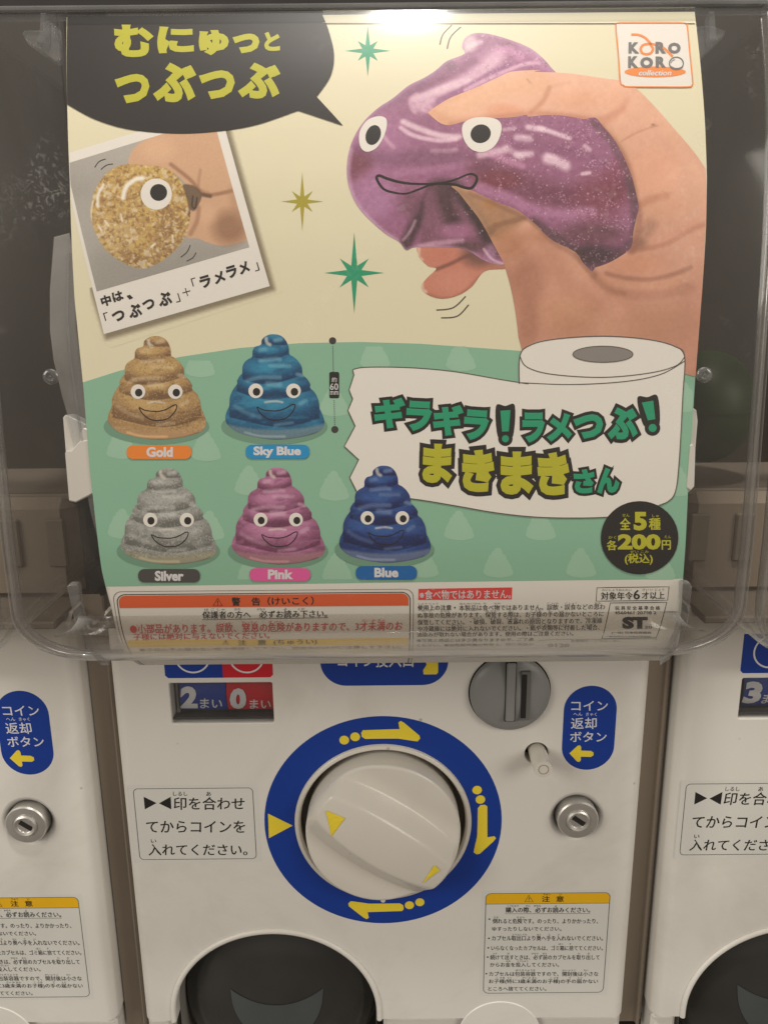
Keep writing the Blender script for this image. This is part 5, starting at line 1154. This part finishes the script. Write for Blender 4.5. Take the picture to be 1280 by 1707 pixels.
for ch, x0, y0, x1, y1 in (('K', 275, 350, 410, 490), ('R', 612, 345, 745, 490), ('O', 770, 355, 928, 492), ('K', 270, 525, 400, 672), ('O', 422, 535, 582, 675), ('R', 615, 528, 745, 668)):
    a = c8(x0, y0); b = c8(x1, y1); text(PS, g, ch, (*a, *b), 9, .06, True)
g.build('lettering', GYI, LG)
line(PS, 'capsule_drawing', ell(*c8(875, 615), 11.5, 10.5), 1.8, GYI, 9, LG, closed=True); pshape('capsule_half', arc([c8(790, 635), c8(850, 668), c8(910, 668), c8(962, 640)]) + arc([c8(955, 670), c8(900, 697), c8(840, 695), c8(800, 675)]), GYI, 9.5, LG)
line(PS, 'capsule_drawing', arc([c8(805, 610), c8(825, 580), c8(860, 565)]), .9, GYI, 9.5, LG)
el = pshape('logo_oval', ell(*c8(610, 720), 51, 9), ORG, 7.5, LG); g = MB(); text(PS, g, 'collection', (*c8(402, 697), *c8(812, 768)), 8.5, .03, False, shear=.25); g.build('lettering', WINK, LG)

# small print at the foot
c1 = lambda x, y: (180 + x / 2.4615, 970 + y / 2.4615)
c2 = lambda x, y: (670 + x / 2.51, 960 + y / 2.51)
def box1(x0, y0, x1, y1, f=c1): return (*f(x0, y0), *f(x1, y1))
WP = MB(); bm_ = mat('print_thin_black', (58, 50, 48), rough=.55)
ul = PS.from_px([195.5, 683.5, 440], [1000, 1000, 989]); x0, x1, zt = ul[0, 0], ul[1, 0], ul[2, 1]
frame = [(x0, s_bot + .001)] + [(x0 + .0035 + .0035 * math.cos(a), zt - .0035 + .0035 * math.sin(a)) for a in np.linspace(math.pi, math.pi / 2, 8)] + [(x1 - .0035 + .0035 * math.cos(a), zt - .0035 + .0035 * math.sin(a)) for a in np.linspace(math.pi / 2, 0, 8)] + [(x1, s_bot + .001)]
line(PS, '', frame, 1.6, NAVYK, 3, POSTER, px=False, geo=WP)
ins = .0013; f2 = [(a + (ins if a < (x0 + x1) / 2 else -ins) * 1, b - (ins if b > zt - .004 else 0)) for a, b in frame]
frame_o = [(a + (-ins if a < (x0 + x1) / 2 else ins), b + (ins if b > zt - .0034 else 0)) for a, b in frame]
line(PS, '', frame_o, .8, NAVYK, 3, POSTER, px=False, geo=WP)
wp = WP.build('warning_panel', bm_, POSTER)
sy = lambda y: float(PS.from_px([440], [y])[0, 1])
xi0, xi1 = x0 + .0006, x1 - .0006; r = .003
band = [(xi0, sy(1011.5)), (xi1, sy(1011.5))] + [(xi1 - r + r * math.cos(a), sy(991) - r + r * math.sin(a)) for a in np.linspace(0, math.pi / 2, 6)] + [(xi0 + r + r * math.cos(a), sy(991) - r + r * math.sin(a)) for a in np.linspace(math.pi / 2, math.pi, 6)]
shape(PS, 'orange_band', band, mat('print_red_orange', (226, 96, 46), rough=.55), 2, wp, px=False)
shape(PS, 'yellow_band', [(xi0, sy(1076.5)), (xi1, sy(1076.5)), (xi1, sy(1065.5)), (xi0, sy(1065.5))], mat('print_yellow', (238, 204, 84), rough=.55), 2, wp, px=False)
g = MB(); rr_ = MB()
def T1(s, x0, y0, x1, y1, bold=.012, geo=None, rot=.7): text(PS, geo or g, s, box1(x0, y0, x1, y1), 3.5, bold, rot=rot)
def tri_mark(cx, cy, h, geo): line(PS, '', [(cx, cy - h), (cx + h * 1.1, cy + h * .8), (cx - h * 1.1, cy + h * .8)], 1.5, NAVYK, 3.5, wp, closed=True, geo=geo); line(PS, '', [(cx, cy - h * .4), (cx, cy + h * .25)], 1.5, NAVYK, 3.5, wp, geo=geo); line(PS, '', [(cx, cy + h * .42), (cx, cy + h * .62)], 1.5, NAVYK, 3.5, wp, geo=geo)
tri_mark(363.5, 1004, 7, g); T1('警', 508, 63, 544, 98, .03); T1('告', 590, 63, 626, 97, .03); T1('（けいこく）', 655, 60, 845, 95, .02)
T1('保護者の方へ　必ずお読み下さい。', 388, 117, 900, 148, .014); line(PS, '', [c1(388, 155), c1(904, 146)], 1.1, NAVYK, 3.5, wp, geo=g)
T1('ほ ご しゃ', 397, 108, 480, 117, 0); T1('かた', 520, 107, 545, 116, 0); T1('かなら', 612, 107, 645, 116, 0); T1('よ', 722, 106, 734, 115, 0); T1('くだ', 780, 106, 808, 115, 0)
tri_mark(376.5, 1070.5, 4.2, g); T1('注', 535, 238, 568, 260, .02); T1('意', 614, 237, 650, 259, .02); T1('(ちゅうい)', 680, 236, 858, 259, .012); T1('●子供の手の届かない所で保管して下さい。使用中のけがに注意して下さい。', 130, 266, 1205, 279, .01)
g.build('lettering', NAVYK, wp)
T1('●小部品があります。誤飲、窒息の危険がありますので、3才未満のお', 92, 167, 1208, 206, .012, rr_); T1('子様には絶対に与えないでください。', 105, 208, 664, 236, .012, rr_)
T1('しょう ぶ ひん', 120, 171, 222, 181, 0, rr_); T1('ご いん', 452, 163, 508, 172, 0, rr_); T1('ちっそく', 550, 160, 612, 170, 0, rr_); T1('き けん', 660, 159, 718, 168, 0, rr_); T1('さい み まん', 1042, 152, 1140, 162, 0, rr_); T1('こ さま', 108, 205, 160, 211, 0, rr_); T1('ぜったい', 235, 206, 292, 212, 0, rr_); T1('あた', 342, 205, 366, 211, 0, rr_)
rr_.build('lettering', mat('print_red', (214, 74, 66), rough=.55), wp)
nf = pshape('food_notice', [(697.5, 981.5), (853.5, 979), (852.5, 999), (697, 1000)], mat('print_red_block', (222, 66, 62), rough=.55), 2); g = MB(); text(PS, g, '※食べ物ではありません。', (699, 983, 851, 998.5), 3.5, .012, rot=.6); text(PS, g, 'た', (719, 979.5, 724, 983), 3.5); g.build('lettering', WINK, nf)
g = MB()
T2 = lambda s, x0, y0, x1, y1, b=.008, rot=.5: text(PS, g, s, box1(x0, y0, x1, y1, c2), 2.5, b, rot=rot)
T2('使用上の注意', 65, 121, 206, 144, .02); T2('・', 217, 128, 224, 136); T2('本製品は食べ物ではありません。誤飲・誤食などの思わ', 238, 119, 848, 143)
T2('ぬ事故の危険があります。保管する際は、お子様の手の届かないところに', 65, 150, 842, 173); T2('保管してください。・破損、破裂、液漏れの原因となりますので、冷凍庫', 65, 179, 836, 202)
T2('や冷蔵庫には絶対に入れないでください。・紙や衣類等に付着した場合、', 65, 207, 826, 230); T2('油染みが取れない場合があります。使用の際はご注意ください。', 62, 233, 716, 253)
T2('●写真と商品とは多少異なりますので、ご了承', 62, 261, 550, 275); T2('ください。●自動販売機の性質上、同じ商品が', 62, 283, 550, 294)
for s, x0_, x1_, y_ in (('しよう じょう', 68, 150, 112), ('ほんせいひん', 240, 330, 112), ('た', 340, 352, 111), ('もの', 385, 410, 111), ('ご いん', 605, 655, 110), ('ご しょく', 680, 730, 110), ('おも', 805, 830, 110), ('じ こ', 85, 125, 144), ('き けん', 160, 200, 144), ('ほ かん', 350, 395, 143), ('さい', 445, 465, 143), ('こ さま', 535, 580, 143), ('て', 610, 620, 143), ('とど', 655, 675, 143), ('は そん', 295, 340, 173), ('は れつ', 365, 410, 173), ('えき も', 435, 480, 173), ('げんいん', 530, 575, 172), ('れい とう こ', 765, 835, 172), ('ぜったい', 205, 250, 202), ('かみ', 530, 550, 201), ('い るい', 575, 620, 201), ('ふ ちゃく', 655, 700, 201), ('ば あい', 765, 810, 200)): T2(s, x0_, y_, x1_, y_ + 7, 0)
g.build('small_print', MARK, POSTER)
ab = MB(); line(PS, '', [(994.5, 979.5), (1114.5, 978), (1112, 1000.5), (993, 1002)], 1.3, MARK, 2, POSTER, closed=True, geo=ab); ag = ab.build('age_notice', MARK, POSTER)
g = MB(); text(PS, g, '対象年令', (1001, 986.5, 1054, 999.5), 3, .015, rot=.5); text(PS, g, '6', (1055, 983, 1066, 999), 3, .015); text(PS, g, '才以上', (1069, 986, 1107, 998.5), 3, .015, rot=.5); text(PS, g, 'たいしょうねんれい', (1003, 981.5, 1052, 985), 3); text(PS, g, 'さい い じょう', (1070, 981, 1106, 984.5), 3); g.build('lettering', NAVYK, ag)
ab = MB(); line(PS, '', [c2(870, 113), c2(1106, 110), c2(1085, 190), c2(1062, 258), c2(950, 260), c2(835, 262), c2(855, 185)], 1.4, MARK, 2, POSTER, closed=True, geo=ab); sg = ab.build('safety_mark', MARK, POSTER)
g = MB(); T3 = lambda s, x0, y0, x1, y1, b=.012, pop=False: text(PS, g, s, box1(x0, y0, x1, y1, c2), 3, b, pop)
T3('玩 具 安 全 基 準 合 格', 890, 125, 1078, 142); T3('4560461 20798 2', 888, 147, 1062, 160); T3('ST', 920, 171, 1026, 222, .07, True); T3('20', 1013, 208, 1044, 220, .0); T3('(一社) 日本玩具協会', 876, 232, 1042, 243, .01); T3('一般社団法人日本玩具協会', 850, 250, 1040, 256, .0)
g.build('lettering', NAVYK, sg)
ab = MB(); line(PS, '', [c2(1062, 262), c2(1058, 300)], 1, MARK, 2, POSTER, geo=ab); line(PS, '', [c2(556, 303), c2(572, 270), c2(640, 266), c2(1062, 263)], 1, MARK, 2, POSTER, geo=ab); cg = ab.build('contact_box', MARK, POSTER)
g = MB(); T3('お客様サービスセンター', 706, 267, 916, 278, .012); T3('0120', 610, 283, 700, 298, .02); g.build('lettering', MARK, cg)

# ------------------------------------------------------------------ fittings in and on the clear front
def prism(name, pts, off0, off1, mt, parent, px=True, smooth=True):
    """solid cut from an outline, standing between two depths off the poster surface"""
    us = PS.from_px(*np.asarray(pts, float).T); V, Fc = cdt(us, (), None); A = PS.to3(V, off1); B = PS.to3(V, off0)
    if np.cross(A[Fc[0][1]] - A[Fc[0][0]], A[Fc[0][2]] - A[Fc[0][0]])[1] > 0: Fc = [f[::-1] for f in Fc]
    n = len(V); mb = MB(); loop = us if poly_area(us) < 0 else us[::-1]; LA = PS.to3(loop, off1); LB = PS.to3(loop, off0); c = loop.mean(0)
    ch = .0005; inner = loop + (c - loop) / np.linalg.norm(c - loop, axis=1)[:, None] * ch
    Vc, Fq = cdt(inner, (), None); Q = PS.to3(Vc, off1)
    if np.cross(Q[Fq[0][1]] - Q[Fq[0][0]], Q[Fq[0][2]] - Q[Fq[0][0]])[1] > 0: Fq = [f[::-1] for f in Fq]
    mb.add(Q, Fq); m_ = len(loop); L1 = PS.to3(inner, off1); L2 = PS.to3(loop, off1 - ch * .8)
    for a, b in ((L1, L2), (L2, LB)): mb.add(np.concatenate([a, b]), [(i, m_ + i, m_ + (i + 1) % m_, (i + 1) % m_) for i in range(m_)])
    mb.add(B, [f[::-1] for f in Fc])
    o = mb.build(name, mt, parent, smooth=True, angle=50); o.location = (-XM, 0, 0) if parent is not None else (0, 0, 0); return o
clipw = mat('clip_plastic', (.66, .64, .60), rough=.35, var=.02, linear=True)
CH = [o for o in mid.children if o.name.startswith('clear_container')][0]
lc = prism('white_clip', [(98, 697), (102, 692.5), (108, 694), (141, 710), (155, 722), (158, 824), (124, 838), (113, 836), (108, 820)], -.012, -.004, clipw, mid)
b_ = prism('clip_tongue', [(107, 756), (110, 751), (118, 751), (133, 735), (150, 733), (158, 822), (125, 838.5), (114, 836)], -.006, -.0008, clipw, mid)
b2 = prism('clip_tongue', [(132, 722), (138, 713), (146, 716), (148, 745), (132, 742)], -.004, -.0012, clipw, mid)
rc_ = prism('white_clip', [(1153, 684), (1158, 680), (1164, 684), (1166, 700), (1158, 800), (1152, 822), (1146, 824), (1140, 820), (1146, 760)], -.010, -.002, clipw, mid)
b3 = prism('clip_tongue', [(1149, 742), (1153, 739), (1158, 745), (1156, 812), (1150, 818), (1143, 814)], -.003, .0004, clipw, mid)
prism('sleeve_edge', [(87, 393), (113, 386), (119, 420), (122, 470), (124, 540), (138, 640), (152, 770), (163, 880), (166, 920), (150, 860), (140, 810), (122, 735), (100, 660), (86, 600), (80, 550), (80, 480)], -.0022, -.0016, SLEEVE, mid)
prism('sleeve_fold', [(111, 420), (114, 420), (112, 520), (118, 600), (132, 700), (146, 790), (160, 880), (164, 900), (158, 880), (143, 790), (128, 700), (115, 610), (108, 540)], -.0016, -.0009, CLIPC, mid)
prism('hook', [(118, 972), (122, 969), (134, 969), (137, 974), (139, 1000), (146, 1030), (158, 1058), (172, 1080), (185, 1096), (172, 1096), (158, 1080), (142, 1056), (130, 1028), (124, 1000)], .0004, .0035, CLIPC, mid)
prism('hook', [(1130, 968), (1134, 965), (1144, 967), (1147, 972), (1145, 1000), (1141, 1030), (1130, 1060), (1112, 1086), (1098, 1096), (1108, 1078), (1122, 1050), (1129, 1025), (1131, 1000)], .0004, .0035, CLIPC, mid)
prism('hook', [(30, 42), (34, 38), (66, 38), (66, 24), (80, 24), (92, 34), (96, 84), (92, 90), (86, 90), (62, 74), (36, 54)], -.006, -.0035, CLIPC, mid)
prism('hook_rib', [(70, 24), (78, 24), (79, 62), (76, 74), (68, 74), (62, 72), (68, 60)], -.003, .001, CLIPC, mid)
prism('hook', [(1163, 46), (1164, 84), (1168, 87), (1174, 86), (1214, 44), (1216, 38), (1190, 30), (1168, 30)], -.006, -.0035, CLIPC, mid)
prism('hook_rib', [(1179, 22), (1188, 22), (1192, 62), (1193, 70), (1182, 71), (1180, 60)], -.003, .001, CLIPC, mid)
for (cx, cy) in ((90, 628), (1168.5, 625)):
    u = PS.from_px([cx], [cy])[0]; P0 = PS.to3([u], .0028)[0]; mb = MB(); lathe(mb, [(.0028, -.0010), (.0028, .0002), (.0022, .0007), (.0014, .0007), (.0012, .0002), (.0004, .0002), (.00001, .0006)], (P0[0] - XM, P0[1], P0[2]), 28)
    mb.build('moulded_boss', CLIPC, mid, smooth=True, angle=40)
# capsules standing in the dark container
def capsule(loc, r, cols, label):
    e = empty('toy_capsule', (loc[0], loc[1], loc[2] - r), label, 'capsule')
    for k, (s, c) in enumerate(zip((1, -1), cols)):
        mb = MB(); V = []; Fc = []; n, m_ = 40, 14
        for j in range(m_ + 1):
            a = math.pi / 2 * j / m_
            for i in range(n): t = 2 * math.pi * i / n; V.append((r * math.cos(a) * math.cos(t), r * math.cos(a) * math.sin(t), r + s * (.0008 + r * math.sin(a) * 1.12)))
        for j in range(m_): Fc += [((j * n + i), j * n + (i + 1) % n, (j + 1) * n + (i + 1) % n, (j + 1) * n + i)[::s] for i in range(n)]
        mb.add(V, Fc); mb.build('upper_half' if s > 0 else 'lower_half', c, e, smooth=True)
    mb = MB(); V = []
    ring = [(r * 1.0, -.0008), (r * 1.03, -.0008), (r * 1.03, .0012), (r, .0012)]; n = 40
    for a, b in ring:
        for i in range(n): t = 2 * math.pi * i / n; V.append((a * math.cos(t), a * math.sin(t), r + b))
    mb.add(V, [(j * n + i, j * n + (i + 1) % n, (j + 1) * n + (i + 1) % n, (j + 1) * n + i) for j in range(3) for i in range(n)]); mb.build('seam_band', cols[1], e, smooth=True, angle=30)
green = mat('green_capsule_plastic', (.028, .055, .014), rough=.45, var=.3, scale=30, linear=True); black = mat('black_capsule_plastic', (.02, .018, .016), rough=.5, var=.3, scale=30, linear=True)
capsule((.172, .044, -.048), .0260, (green, green), 'dark green capsule seen through the clear front right of the poster')
#capsule((-.178, .042, -.062), .0220, (black, black), 'blackish capsule seen through the clear front left of the poster')
